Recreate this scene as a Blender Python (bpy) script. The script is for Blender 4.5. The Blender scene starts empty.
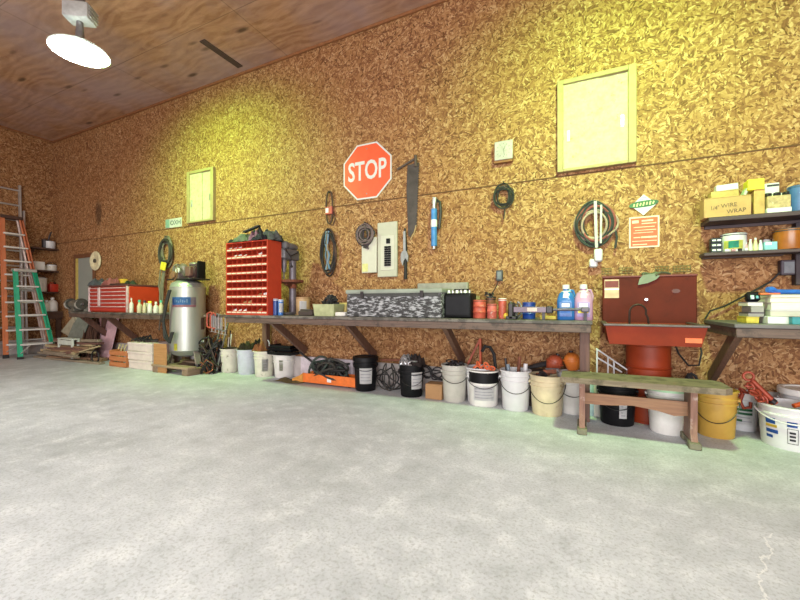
import bpy, bmesh, math, random
from mathutils import Vector, Matrix, Euler
random.seed(7)
PI = math.pi
COL = bpy.context.scene.collection
# ------------------------------------------------------------------ camera geometry
FPX, CA, SA, EYE, HOR = 380.0, 0.9018, 0.4321, 1.0, 304.0
def _uw(px):
    u = (px - 400) / FPX
    return u * CA - SA, u * SA + CA
def xat(px, Y):                      # world x where the sight line of column px meets the plane Y
    a, b = _uw(px); return a / b * Y
def yat(px, X):                      # world y where it meets the plane X
    a, b = _uw(px); return b / a * X
def dep(px, Y): return Y / _uw(px)[1]
def zat(px, py, Y): return EYE + (HOR - py) / FPX * dep(px, Y)
def zatx(px, py, X): return EYE + (HOR - py) / FPX * X / _uw(px)[0]
def floor_at(px, py, z=0.0):
    d = (EYE - z) * FPX / (py - HOR); a, b = _uw(px)
    return Vector((a * d, b * d, z))
WALL = 4.10
BT = 0.865                           # bench top height
# ------------------------------------------------------------------ mesh builder
OFF = {}
class MB:
    def __init__(s): s.bm = bmesh.new()
    def box(s, c, d, rz=0, bev=0, rot=None, seg=1):
        m = Matrix.Translation(c) @ (rot.to_matrix().to_4x4() if rot else Matrix.Rotation(rz, 4, 'Z')) @ Matrix.Diagonal((d[0], d[1], d[2], 1))
        r = bmesh.ops.create_cube(s.bm, size=1, matrix=m)
        if bev:
            es = list({e for v in r['verts'] for e in v.link_edges})
            bmesh.ops.bevel(s.bm, geom=es, offset=min(bev, min(d) * .45), segments=seg, affect='EDGES', profile=.5)
        return s
    def bb(s, x0, x1, y0, y1, z0, z1, bev=0, seg=1):
        return s.box(((x0 + x1) / 2, (y0 + y1) / 2, (z0 + z1) / 2), (abs(x1 - x0), abs(y1 - y0), abs(z1 - z0)), 0, bev, None, seg)
    def beam(s, p0, p1, w, h, bev=0, roll=0):       # a board from p0 to p1, w across, h thick
        p0, p1 = Vector(p0), Vector(p1); d = p1 - p0
        q = d.to_track_quat('X', 'Z')
        m = Matrix.Translation((p0 + p1) / 2) @ q.to_matrix().to_4x4() @ Matrix.Rotation(roll, 4, 'X') @ Matrix.Diagonal((d.length, w, h, 1))
        r = bmesh.ops.create_cube(s.bm, size=1, matrix=m)
        if bev:
            es = list({e for v in r['verts'] for e in v.link_edges})
            bmesh.ops.bevel(s.bm, geom=es, offset=min(bev, min(w, h) * .45), segments=1, affect='EDGES')
        return s
    def cyl(s, p0, p1, r0, r1=None, n=16, bev=0):
        p0, p1 = Vector(p0), Vector(p1); d = p1 - p0
        m = Matrix.Translation((p0 + p1) / 2) @ d.to_track_quat('Z', 'Y').to_matrix().to_4x4()
        r = bmesh.ops.create_cone(s.bm, cap_ends=True, segments=n, radius1=r0, radius2=r0 if r1 is None else r1, depth=d.length, matrix=m)
        if bev:
            es = [e for e in {e for v in r['verts'] for e in v.link_edges} if len(e.link_faces) == 2 and any(len(f.verts) > 4 for f in e.link_faces)]
            bmesh.ops.bevel(s.bm, geom=es, offset=bev, segments=2, affect='EDGES')
        return s
    def lathe(s, prof, c=(0, 0, 0), n=28, M=None, a0=0, a1=2 * PI):
        full = abs(a1 - a0 - 2 * PI) < 1e-6; k = n if full else n + 1
        T = Matrix.Translation(c) @ (M or Matrix.Identity(4))
        rings = []
        for r, z in prof:
            if r < 1e-6: rings.append([s.bm.verts.new(T @ Vector((0, 0, z)))])
            else: rings.append([s.bm.verts.new(T @ Vector((r * math.cos(a0 + (a1 - a0) * i / n), r * math.sin(a0 + (a1 - a0) * i / n), z))) for i in range(k)])
        for A, B in zip(rings, rings[1:]):
            for i in range(n):
                j = (i + 1) % k
                a = [A[i % len(A)], A[j % len(A)]] if len(A) > 1 else [A[0]]
                b = [B[j % len(B)], B[i % len(B)]] if len(B) > 1 else [B[0]]
                if len(a) + len(b) > 2:
                    try: s.bm.faces.new(a + b)
                    except ValueError: pass
        return s
    def tube(s, pts, r, n=7, closed=False):
        pts = [Vector(p) for p in pts]; N = len(pts); rings = []; up = Vector((0, 0, 1)); prev = None
        for i, p in enumerate(pts):
            t = (pts[(i + 1) % N] - pts[i - 1]) if closed or 0 < i < N - 1 else (pts[1] - pts[0] if i == 0 else pts[-1] - pts[-2])
            if t.length < 1e-9: t = Vector((1, 0, 0))
            t.normalize()
            if prev is None:
                prev = t.cross(up) if abs(t.dot(up)) < .9 else t.cross(Vector((1, 0, 0)))
            x = prev - t * prev.dot(t)
            if x.length < 1e-6: x = t.orthogonal()
            x.normalize(); y = t.cross(x); prev = x
            rr = r[i] if isinstance(r, (list, tuple)) else r
            rings.append([s.bm.verts.new(p + (x * math.cos(2 * PI * k / n) + y * math.sin(2 * PI * k / n)) * rr) for k in range(n)])
        m = N if closed else N - 1
        for i in range(m):
            A, B = rings[i], rings[(i + 1) % N]
            for k in range(n): s.bm.faces.new((A[k], A[(k + 1) % n], B[(k + 1) % n], B[k]))
        if not closed:
            s.bm.faces.new(rings[0][::-1]); s.bm.faces.new(rings[-1])
        return s
    def ball(s, c, r, sc=(1, 1, 1), n=16, rot=None):
        m = Matrix.Translation(c) @ (rot.to_matrix().to_4x4() if rot else Matrix.Identity(4)) @ Matrix.Diagonal((sc[0], sc[1], sc[2], 1))
        bmesh.ops.create_uvsphere(s.bm, u_segments=n, v_segments=max(6, n // 2), radius=r, matrix=m); return s
    def prism(s, poly, y0, y1, axes='xz', M=None):   # polygon extruded along the missing axis
        def P(a, b, t): v = Vector({'xz': (a, t, b), 'xy': (a, b, t), 'yz': (t, a, b)}[axes]); return M @ v if M else v
        A = [s.bm.verts.new(P(a, b, y0)) for a, b in poly]; B = [s.bm.verts.new(P(a, b, y1)) for a, b in poly]
        n = len(poly)
        s.bm.faces.new(A); s.bm.faces.new(B[::-1])
        for i in range(n): s.bm.faces.new((A[i], B[i], B[(i + 1) % n], A[(i + 1) % n]))
        return s
    def grid(s, f, nu, nv, th=0):
        V = [[s.bm.verts.new(f(i / nu, j / nv)) for j in range(nv + 1)] for i in range(nu + 1)]
        F = [s.bm.faces.new((V[i][j], V[i + 1][j], V[i + 1][j + 1], V[i][j + 1])) for i in range(nu) for j in range(nv)]
        if th: bmesh.ops.solidify(s.bm, geom=F, thickness=th)
        return s
    def patch(s, c, r0, r1, z0, z1, a0, a1, th=.0015, n=8):   # label wrapped on a (conical) wall
        def f(u, v):
            r = r0 + (r1 - r0) * v + th; a = a0 + (a1 - a0) * u
            return Vector((c[0] + r * math.cos(a), c[1] + r * math.sin(a), z0 + (z1 - z0) * v))
        return s.grid(f, n, 2, th * .6)
    def build(s, name, mat, parent=None, ang=38):
        me = bpy.data.meshes.new(name)
        bmesh.ops.recalc_face_normals(s.bm, faces=s.bm.faces)
        off = OFF.get(parent.name, Vector((0, 0, 0))) if parent else Vector((0, 0, 0))
        for v in s.bm.verts: v.co -= off
        s.bm.to_mesh(me); s.bm.free()
        me.materials.append(mat)
        for p in me.polygons: p.use_smooth = True
        me.set_sharp_from_angle(angle=math.radians(ang))
        o = bpy.data.objects.new(name, me); COL.objects.link(o)
        if parent: o.parent = parent; OFF[o.name] = off
        return o
def thing(name, label, cat, loc=(0, 0, 0), group=None):
    o = bpy.data.objects.new(name, None); COL.objects.link(o); o.location = loc; o.empty_display_size = .05
    o['label'] = label; o['category'] = cat
    if group: o['group'] = group
    OFF[o.name] = Vector(loc); return o
def tag(o, label, cat, group=None, kind=None):
    if label: o['label'] = label
    if cat: o['category'] = cat
    if group: o['group'] = group
    if kind: o['kind'] = kind
    return o
def struct(o): o['kind'] = 'structure'; return o
def rehome(o, loc):                  # put a single-mesh thing's origin at its base
    loc = Vector(loc)
    for v in o.data.vertices: v.co -= loc
    o.location = loc; return o
def text_mesh(name, body, size, mat, parent, c, rz=0, th=.001, sx=1.0, wrap=None, tilt=0, bold=0):
    cu = bpy.data.curves.new('lettering', 'FONT'); cu.body = body; cu.size = size; cu.align_x = 'CENTER'; cu.align_y = 'CENTER'; cu.extrude = th; cu.offset = bold
    cu.resolution_u = 3
    ob = bpy.data.objects.new('lettering', cu); COL.objects.link(ob)
    bpy.context.view_layer.update()
    dg = bpy.context.evaluated_depsgraph_get()
    me = bpy.data.meshes.new_from_object(ob.evaluated_get(dg))
    bpy.data.objects.remove(ob); bpy.data.curves.remove(cu)
    me.name = name
    off = OFF.get(parent.name, Vector((0, 0, 0))) if parent else Vector((0, 0, 0))
    if wrap is None:
        T = Matrix.Translation(c) @ Matrix.Rotation(rz, 4, 'Z') @ Matrix.Rotation(PI / 2, 4, 'X') @ Matrix.Rotation(tilt, 4, 'Z') @ Matrix.Diagonal((sx, 1, 1, 1))
        for v in me.vertices: v.co = T @ v.co - off
    else:
        r, a = wrap                  # c is the axis point at lettering height
        for v in me.vertices:
            rr = r + v.co.z; an = a + v.co.x * sx / r
            v.co = Vector((c[0] + rr * math.cos(an), c[1] + rr * math.sin(an), c[2] + v.co.y)) - off
    me.materials.clear(); me.materials.append(mat)
    o = bpy.data.objects.new(name, me); COL.objects.link(o)
    if parent: o.parent = parent; OFF[o.name] = off
    return o
def dup(root, loc, label, group=None):
    r = root.copy(); COL.objects.link(r); r.location = loc; r['label'] = label
    if group: r['group'] = group
    for ch in list(root.children):
        c = ch.copy(); COL.objects.link(c); c.parent = r
        for g in ch.children:
            d = g.copy(); COL.objects.link(d); d.parent = c
    return r
# ------------------------------------------------------------------ materials
def lin(h):
    if isinstance(h, str):
        h = [int(h[i:i + 2], 16) / 255 for i in (0, 2, 4)]
    return tuple((c / 12.92 if c <= .04045 else ((c + .055) / 1.055) ** 2.4) for c in h)
class NT:
    def __init__(s, name):
        s.m = bpy.data.materials.new(name); s.m.use_nodes = True; s.t = s.m.node_tree; s.t.nodes.clear()
        s.out = s.n('ShaderNodeOutputMaterial'); s.b = s.n('ShaderNodeBsdfPrincipled'); s.l(s.b.outputs[0], s.out.inputs[0])
    def n(s, k, **kw):
        x = s.t.nodes.new(k)
        for a, v in kw.items():
            if a.startswith('i_'):
                key = a[2:]; x.inputs[int(key) if key.isdigit() else key].default_value = v
            else: setattr(x, a, v)
        return x
    def l(s, a, b): s.t.links.new(a, b)
    def math(s, op, a, b=0.0, c=None):
        x = s.n('ShaderNodeMath', operation=op)
        for i, v in enumerate((a, b, c)):
            if v is None: continue
            if hasattr(v, 'is_linked'): s.l(v, x.inputs[i])
            else: x.inputs[i].default_value = v
        return x.outputs[0]
    def mix(s, f, a, b, bt='MIX'):
        x = s.n('ShaderNodeMix', data_type='RGBA', blend_type=bt)
        for i, v in ((0, f), (6, a), (7, b)):
            if hasattr(v, 'is_linked'): s.l(v, x.inputs[i])
            elif i == 0: x.inputs[0].default_value = v
            else: x.inputs[i].default_value = (*v[:3], 1)
        return x.outputs[2]
    def ramp(s, f, stops):
        x = s.n('ShaderNodeValToRGB'); e = x.color_ramp.elements
        while len(e) < len(stops): e.new(.5)
        for k, (p, c) in zip(e, stops): k.position = p; k.color = (*c[:3], 1)
        s.l(f, x.inputs[0]); return x.outputs[0]
    def noise(s, vec, scale, det=3, rough=.55, dist=0):
        x = s.n('ShaderNodeTexNoise'); x.inputs['Scale'].default_value = scale; x.inputs['Detail'].default_value = det
        x.inputs['Roughness'].default_value = rough; x.inputs['Distortion'].default_value = dist
        if vec is not None: s.l(vec, x.inputs['Vector'])
        return x.outputs[0]
    def bump(s, h, strength=.2, dist=.01):
        x = s.n('ShaderNodeBump'); x.inputs['Strength'].default_value = strength; x.inputs['Distance'].default_value = dist
        s.l(h, x.inputs['Height']); s.l(x.outputs[0], s.b.inputs['Normal'])
    def pos(s): return s.n('ShaderNodeNewGeometry').outputs['Position']
    def obj(s): return s.n('ShaderNodeTexCoord').outputs['Object']
MC = {}
def mat(name, col, rough=.55, metal=0, var=.25, scale=14, col2=None, patch=.0, stretch=None, bump=0, trans=0, coat=0, spec=.5):
    """plain coloured surface with procedural mottling; col2 = wear or grime colour showing in patches"""
    if name in MC: return MC[name]
    t = NT(name); c = lin(col)
    v = t.pos()
    if stretch:
        mp = t.n('ShaderNodeMapping'); mp.inputs['Scale'].default_value = stretch; t.l(v, mp.inputs[0]); v = mp.outputs[0]
    f = t.noise(v, scale, 4, .6)
    base = t.mix(t.ramp(f, [(.3, (0, 0, 0)), (.7, (1, 1, 1))]), tuple(x * (1 - var) for x in c), tuple(min(1, x * (1 + var * .6)) for x in c))
    if col2 and patch > 0:
        g = t.noise(v, scale * .8 + 3, 6, .7)
        base = t.mix(t.ramp(g, [(1 - patch - .04 if patch < .9 else .1, (0, 0, 0)), (1 - patch + .04, (1, 1, 1))]), base, lin(col2))
    t.l(base, t.b.inputs['Base Color'])
    t.b.inputs['Roughness'].default_value = rough; t.b.inputs['Metallic'].default_value = metal
    if trans: t.b.inputs['Transmission Weight'].default_value = trans
    t.b.inputs['Specular IOR Level'].default_value = spec
    if coat: t.b.inputs['Coat Weight'].default_value = coat
    if bump: t.bump(f, bump, .01)
    MC[name] = t.m; return t.m
def osb(name, axis, dark_smear=None):
    t = NT(name); p = t.pos()
    s = t.n('ShaderNodeSeparateXYZ'); t.l(p, s.inputs[0])
    a = s.outputs[axis]; z = s.outputs[2]
    def layer(off, cs, fs, asp):
        c = t.n('ShaderNodeCombineXYZ'); t.l(t.math('ADD', a, off), c.inputs[0]); t.l(t.math('ADD', z, off * .7), c.inputs[1])
        v1 = t.n('ShaderNodeTexVoronoi', voronoi_dimensions='2D'); v1.inputs['Scale'].default_value = cs; t.l(c.outputs[0], v1.inputs['Vector'])
        sp = t.n('ShaderNodeSeparateColor'); t.l(v1.outputs['Color'], sp.inputs[0])
        rt = t.n('ShaderNodeVectorRotate', rotation_type='Z_AXIS'); t.l(c.outputs[0], rt.inputs['Vector']); t.l(t.math('MULTIPLY', sp.outputs[0], 6.283), rt.inputs['Angle'])
        mp = t.n('ShaderNodeMapping'); mp.inputs['Scale'].default_value = (1, asp, 1); t.l(rt.outputs[0], mp.inputs[0])
        nz = t.n('ShaderNodeTexNoise', noise_dimensions='2D'); nz.inputs['Scale'].default_value = 16; t.l(c.outputs[0], nz.inputs['Vector'])
        add = t.n('ShaderNodeVectorMath', operation='MULTIPLY_ADD'); t.l(nz.outputs[1], add.inputs[0]); add.inputs[1].default_value = (.05, .05, .05); t.l(mp.outputs[0], add.inputs[2])
        v2 = t.n('ShaderNodeTexVoronoi', voronoi_dimensions='2D'); v2.inputs['Scale'].default_value = fs; t.l(add.outputs[0], v2.inputs['Vector'])
        s2 = t.n('ShaderNodeSeparateColor'); t.l(v2.outputs['Color'], s2.inputs[0])
        # fine grain along the flake
        g = t.n('ShaderNodeMapping'); g.inputs['Scale'].default_value = (6, 90, 1); t.l(rt.outputs[0], g.inputs[0])
        gn = t.n('ShaderNodeTexNoise', noise_dimensions='2D'); gn.inputs['Scale'].default_value = 1; gn.inputs['Detail'].default_value = 2; t.l(g.outputs[0], gn.inputs['Vector'])
        return s2.outputs[0], s2.outputs[1], gn.outputs[0], v2.outputs['Distance']
    a1, b1, g1, d1 = layer(0.0, 13.0, 12.0, 3.4)
    a2, b2, g2, d2 = layer(5.3, 16.0, 17.0, 3.8)
    a3, b3, g3, d3 = layer(11.7, 19.0, 26.0, 3.2)
    sel = t.math('GREATER_THAN', b2, .52); sel3 = t.math('GREATER_THAN', b3, .7)
    def pick(f, x, y): return t.math('ADD', t.math('MULTIPLY', f, y), t.math('MULTIPLY', t.math('SUBTRACT', 1.0, f), x))
    val = pick(sel3, pick(sel, a1, a2), a3); gr = pick(sel, g1, g2)
    fine = t.noise(p, 38, 4, .7)
    val = t.math('ADD', t.math('ADD', t.math('MULTIPLY', val, .55), t.math('MULTIPLY', gr, .2)), t.math('MULTIPLY', fine, .27))
    col = t.ramp(val, OSB_STOPS)
    # sparse dark flakes
    dk = t.math('GREATER_THAN', b3, .955)
    col = t.mix(dk, col, lin('5c3a1c'))
    # panel joints every 1.22 m, two rows
    fr = t.math('FRACT', t.math('DIVIDE', t.math('ADD', a, 40.32), 1.22))
    jt = t.math('LESS_THAN', fr, .004)
    big = t.noise(p, .9, 3, .6)
    col = t.mix(t.ramp(big, [(.35, (0, 0, 0)), (.75, (.28, .28, .28))]), col, lin('8a5a30'))
    col = t.mix(t.math('MULTIPLY', jt, .35), col, lin('4a2f18'))
    if dark_smear:                        # an upright dark smear on the boards
        dx = t.math('DIVIDE', t.math('SUBTRACT', a, dark_smear[0]), dark_smear[2]); dz_ = t.math('DIVIDE', t.math('SUBTRACT', z, dark_smear[1]), dark_smear[3])
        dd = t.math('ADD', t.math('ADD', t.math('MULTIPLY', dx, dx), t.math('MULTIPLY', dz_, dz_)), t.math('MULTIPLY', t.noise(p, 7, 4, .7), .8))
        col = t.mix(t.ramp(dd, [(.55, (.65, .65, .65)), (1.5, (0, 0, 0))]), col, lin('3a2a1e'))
    t.l(col, t.b.inputs['Base Color']); t.b.inputs['Roughness'].default_value = .7; t.b.inputs['Specular IOR Level'].default_value = .25
    t.bump(val, .25, .004)
    return t.m
OSB_STOPS = [(.16, lin('553620')), (.34, lin('784f32')), (.52, lin('946b44')), (.68, lin('a98056')), (.88, lin('caab81'))]
def floor_mat():
    t = NT('concrete'); p = t.pos()
    n1 = t.noise(p, .8, 7, .68, .5); n2 = t.noise(p, 5, 8, .75); n3 = t.noise(p, 70, 4, .7)
    c = t.mix(t.ramp(n1, [(.3, (0, 0, 0)), (.7, (1, 1, 1))]), lin('a6abac'), lin('c8ccd0'))
    c = t.mix(t.ramp(n2, [(.5, (0, 0, 0)), (.66, (.6, .6, .6))]), c, lin('dcdfe0'))
    c = t.mix(t.ramp(n2, [(.33, (.5, .5, .5)), (.46, (0, 0, 0))]), c, lin('939899'))
    c = t.mix(t.ramp(n3, [(.38, (.45, .45, .45)), (.5, (0, 0, 0))]), c, lin('83857f'))
    # white scuffs, sparse
    sc = t.noise(p, 9, 8, .75, 1.2)
    c = t.mix(t.ramp(sc, [(.66, (0, 0, 0)), (.74, (.6, .6, .6))]), c, lin('e4e4e2'))
    # a hairline crack, repaired pale, running away from the viewer on the right
    s = t.n('ShaderNodeSeparateXYZ'); t.l(p, s.inputs[0])
    wob = t.math('MULTIPLY', t.math('SUBTRACT', t.noise(p, 4, 5, .7), .5), .22)
    dx = t.math('ABSOLUTE', t.math('SUBTRACT', t.math('ADD', s.outputs[0], wob), t.math('ADD', t.math('MULTIPLY', s.outputs[1], .34), -.02)))
    cr = t.math('MULTIPLY', t.math('LESS_THAN', dx, .0045), t.math('LESS_THAN', s.outputs[1], 2.2))
    c = t.mix(t.math('MULTIPLY', cr, .5), c, lin('e6e6e2'))
    t.l(c, t.b.inputs['Base Color']); 
    t.l(t.math('ADD', t.math('MULTIPLY', n2, .25), .42), t.b.inputs['Roughness'])
    t.bump(n2, .06, .01)
    return t.m
def ceil_mat():
    t = NT('plywood_ceiling'); p = t.pos()
    s = t.n('ShaderNodeSeparateXYZ'); t.l(p, s.inputs[0])
    mp = t.n('ShaderNodeMapping'); mp.inputs['Scale'].default_value = (.7, 2.2, 1); t.l(p, mp.inputs[0])
    g = t.noise(mp.outputs[0], 2.2, 9, .72, 1.9)
    w = t.n('ShaderNodeTexWave', wave_type='BANDS', bands_direction='Y'); w.inputs['Scale'].default_value = 1.2; w.inputs['Distortion'].default_value = 16; w.inputs['Detail'].default_value = 3; t.l(mp.outputs[0], w.inputs[0])
    c = t.ramp(g, [(.25, lin('7c543c')), (.5, lin('a27856')), (.75, lin('bf9876'))])
    c = t.mix(.22, c, t.ramp(w.outputs[1], [(.2, lin('85614a')), (.8, lin('cba787'))]))
    big = t.noise(p, .8, 4, .6)
    c = t.mix(t.ramp(big, [(.42, (0, 0, 0)), (.7, (.6, .6, .6))]), c, lin('a4949a'))
    # knots
    v = t.n('ShaderNodeTexVoronoi'); v.inputs['Scale'].default_value = 1.7; t.l(mp.outputs[0], v.inputs['Vector'])
    c = t.mix(t.ramp(v.outputs['Distance'], [(.06, (.85, .85, .85)), (.16, (0, 0, 0))]), c, lin('3f2a1c'))
    for ax, per, o in ((0, 2.44, 40.3), (1, 1.22, 20.0)):
        fr = t.math('FRACT', t.math('DIVIDE', t.math('ADD', s.outputs[ax], o), per))
        c = t.mix(t.math('MULTIPLY', t.math('LESS_THAN', fr, .012 / per), .4), c, lin('3a271a'))
    t.l(c, t.b.inputs['Base Color']); t.b.inputs['Roughness'].default_value = .6
    t.bump(g, .1, .005)
    return t.m
def emit(name, col, strength):
    t = NT(name); e = t.n('ShaderNodeEmission'); e.inputs[0].default_value = (*col, 1); e.inputs[1].default_value = strength
    t.l(e.outputs[0], t.out.inputs[0]); return t.m
def wood(name, c1, c2, axis=0, scale=3.0, rough=.6, wear=None, amt=.3):
    if name in MC: return MC[name]
    t = NT(name); p = t.pos(); mp = t.n('ShaderNodeMapping')
    sc = [22, 22, 22]; sc[axis] = 1.2; mp.inputs['Scale'].default_value = sc; t.l(p, mp.inputs[0])
    g = t.noise(mp.outputs[0], scale, 5, .65, .5)
    c = t.ramp(g, [(.3, lin(c1)), (.7, lin(c2))])
    if wear:
        w = t.noise(p, 9, 6, .7)
        c = t.mix(t.ramp(w, [(.62 - amt * .4, (0, 0, 0)), (.72 - amt * .4, (.8, .8, .8))]), c, lin(wear))
    t.l(c, t.b.inputs['Base Color']); t.b.inputs['Roughness'].default_value = rough; t.bump(g, .15, .004)
    MC[name] = t.m; return t.m
LAMP_S = 85
LAMP_COL = (.91, 1.0, .88)
BEAM_E, BEAM_COL, BEAM_T, BEAM_A = 500, (.40, 1.0, .10), 60, 122
WORLD_COL, WORLD_S = (1.0, .66, .60), 1.3
EXPO = 0.35
BACK_LIGHTS = [('daylight_door', 'RECTANGLE', (1.5, -5.4, 1.3), (math.radians(90), 0, 0), 7.0, 2.4, 500, (.93, .97, 1.0)),
         ('rear_fill', 'DISK', (-4.92, -2.6, 3.7), (0, 0, 0), .5, .5, 185, (.96, .99, 1.0)),  # unseen overhead fill without fixtures, added to brighten the floor
         ('rear_fill', 'DISK', (.35, -2.6, 3.7), (0, 0, 0), .5, .5, 150, (.96, .99, 1.0))]
# ================================================================== ROOM
XL, XR, YF, CZ = -10.14, 4.6, -5.5, 4.45
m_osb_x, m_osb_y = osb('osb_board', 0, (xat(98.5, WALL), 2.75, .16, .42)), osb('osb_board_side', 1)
m_floor, m_ceil = floor_mat(), ceil_mat()
m_kerb = mat('kerb_concrete', 'b3aaa6', .8, var=.2, scale=6, col2='8d8480', patch=.35)
m_seam = mat('seam_dark', '5a3a1c', .8)
W_ = lambda: None
struct(MB().bb(XL - .3, XR, YF, WALL + .3, -.12, 0).build('floor', m_floor))
struct(MB().bb(XL - .3, XR, YF, WALL + .3, CZ, CZ + .1).build('ceiling', m_ceil))
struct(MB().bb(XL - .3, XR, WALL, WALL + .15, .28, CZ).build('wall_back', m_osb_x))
struct(MB().bb(XL - .15, XL, YF, WALL, .28, CZ).build('wall_left', m_osb_y))
struct(MB().bb(XR, XR + .15, -1.5, WALL + .15, 0, CZ).build('wall_right', m_osb_y))
struct(MB().bb(XL - .15, XR, YF - .15, YF, 2.75, CZ).build('added_lintel', m_osb_x))  # unseen lintel, added to hold daylight off the upper back wall
struct(MB().bb(XL, XR, WALL - .012, WALL + .1, 0, .285, .006).build('baseboard_back', m_kerb))
struct(MB().bb(XL - .1, XL + .012, YF, WALL - .012, 0, .285, .006).build('baseboard_left', m_kerb))
# the joint between the lower and the upper row of boards: the upper row stands a little proud
struct(MB().bb(XL, XR, WALL - .007, WALL + .01, 2.262, 2.272).build('trim_1', m_seam))
struct(MB().bb(XL, XR, WALL - .03, WALL, CZ - .035, CZ, .004).build('trim_2', mat('ceiling_trim', '8a5a34', .7)))
struct(MB().bb(XL, XL + .03, YF, WALL - .03, CZ - .035, CZ, .004).build('trim_3', mat('ceiling_trim', '8a5a34', .7)))
# dark slot in the ceiling boards
struct(MB().bb(-4.53, -4.43, 3.36, 3.98, CZ - .012, CZ + .01, .004).build('trim_4', mat('slot_dark', '4e3e34', .9)))

# common materials
white_pl = mat('white_plastic', 'd9d7d2', .45, var=.12, scale=10, col2='a9a499', patch=.22)
white_dirty = mat('white_dirty', 'cfcabd', .5, var=.15, scale=9, col2='8f8674', patch=.36)
white_cl = mat('white_clean', 'cbcbcc', .4, var=.05)
paper = mat('paper', 'd6d3cc', .8, var=.05)
black_pl = mat('black_plastic', '101013', .5, var=.3, spec=.2)
black_rb = mat('black_rubber', '1d1b1c', .7, var=.3)
grey_mt = mat('grey_metal', '8b8b8d', .4, .7, var=.2)
dark_mt = mat('dark_metal', '3a3739', .45, .6, var=.3, col2='5a4438', patch=.3)
steel = mat('bright_steel', 'c4c6c8', .3, .85, var=.1)
alum = mat('aluminium', 'c9c8c6', .38, .6, var=.12)
rust = mat('rusty_iron', '7a4a35', .75, .2, var=.4, scale=20, col2='a3583a', patch=.4)
red_p = mat('red_paint', 'b8321f', .4, var=.15, scale=6)
or_p = mat('orange_paint', 'd9642a', .5, var=.2)
card = mat('cardboard', '9a764f', .8, var=.12, scale=6)
blue_p = mat('blue_plastic', '2456a8', .35, var=.15)
lab_w = mat('label_white', 'dcdcdc', .6, var=.06)
ink = mat('ink_dark', '33313a', .7)
ink_g = mat('ink_green', '2f6b46', .7)
ink_b = mat('ink_blue', '2f5cae', .6)
ink_y = mat('ink_yellow', 'e2c74a', .6)
ink_r = mat('ink_red', 'b5382c', .6)
wood_br = wood('brown_timber', '4a3329', '6e4e3f', 2)
wood_bx = wood('brown_timber_long', '45362f', '685349', 0, wear='30251f', amt=.25)
ply_d = wood('worn_bench_ply', '4d4741', '78716a', 0, 2.0, .6, wear='37322e', amt=.45)

# ------------------------------------------------------------------ high-bay lamps
def lamp(x, y, label, strength):
    t = thing('high_bay_lamp', label, 'ceiling lamp', (x, y, CZ), 'high-bay lamps on the ceiling')
    MB().cyl((x, y, CZ), (x, y, CZ - .09), .085, .085, 20, .006).cyl((x, y, CZ - .09), (x, y, CZ - .17), .03, n=12).cyl((x, y, CZ - .15), (x, y, CZ - .19), .05, n=12).build('ceiling_mount', grey_mt, t)
    b = MB(); b.box((x, y, CZ - .30), (.25, .18, .17), .6, .018, None, 2)
    for k in range(4): b.box((x + .14 * math.cos(.6) * .97, y + .14 * math.sin(.6) * .97, CZ - .25 - k * .035), (.012, .15, .012), .6)
    b.build('ballast_box', mat('lamp_grey', 'b9bdbb', .45, .2), t)
    MB().cyl((x, y, CZ - .39), (x, y, CZ - .62), .03, .045, 16).build('neck', grey_mt, t)
    R = .268; z0 = CZ - .71
    MB().lathe([(.05, z0 + .10), (.12, z0 + .085), (.2, z0 + .05), (.25, z0 + .02), (R, z0), (R, z0 - .012), (R - .006, z0 - .012), (R - .006, z0), (.245, z0 + .02), (.195, z0 + .046), (.117, z0 + .08), (.05, z0 + .095)], (x, y, 0), 40).build('reflector', lamp_refl, t)
    d = MB().lathe([(0, z0 - .035), (.1, z0 - .031), (.2, z0 - .02), (R - .008, z0 - .003)], (x, y, 0), 40)
    d.build('lens', emit('lamp_lens_%d' % (strength), LAMP_COL, strength), t)
    L = bpy.data.lights.new('added_wall_spot', 'SPOT'); L.energy = BEAM_E; L.color = BEAM_COL; L.spot_size = math.radians(BEAM_A); L.spot_blend = 1.0; L.shadow_soft_size = .12  # added green spot under the lens, aimed to light the wall
    o = bpy.data.objects.new('added_wall_spot', L); COL.objects.link(o); o.location = (x, y, z0 - .07); o.rotation_euler = (math.radians(BEAM_T), 0, 0)
    return t
nt = NT('lamp_reflector'); nt.b.inputs['Base Color'].default_value = (.75, .8, .78, 1); nt.b.inputs['Roughness'].default_value = .3; nt.b.inputs['Transmission Weight'].default_value = .35; lamp_refl = nt.m
LX = -4.92
lamp(LX, 2.22, 'glowing high-bay lamp with a white lens hanging at the upper left', LAMP_S)
lamp(.35, 2.22, 'second high-bay lamp, hung in front of the pale hatch over the red sink', LAMP_S)

# ------------------------------------------------------------------ door in the back wall
dx0, dx1 = xat(77, WALL), xat(94, WALL); dz = zat(85, 258, WALL)
fr = MB()
fr.bb(dx0 - .07, dx0, WALL - .03, WALL - .001, .285, dz + .07, .004); fr.bb(dx1, dx1 + .07, WALL - .03, WALL - .001, .285, dz + .07, .004); fr.bb(dx0 - .07, dx1 + .07, WALL - .032, WALL - .001, dz, dz + .08, .004)
f = struct(fr.build('trim_5', mat('door_frame_brown', '6b4428', .7)))
struct(MB().bb(dx0, dx0 + .09, WALL - .026, WALL - .001, .285, dz, .003).build('trim_6', mat('door_jamb_yellow', 'b9a455', .7)))
d = struct(MB().bb(dx0 + .09, dx1, WALL - .02, WALL - .001, .285, dz, .003).build('door_1', mat('door_grey', '8b9087', .55, var=.08, scale=3)))
MB().cyl((dx1 - .07, WALL - .02, .98), (dx1 - .07, WALL - .06, .98), .012).ball((dx1 - .07, WALL - .07, .98), .03).build('door_knob', steel, d)

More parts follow.
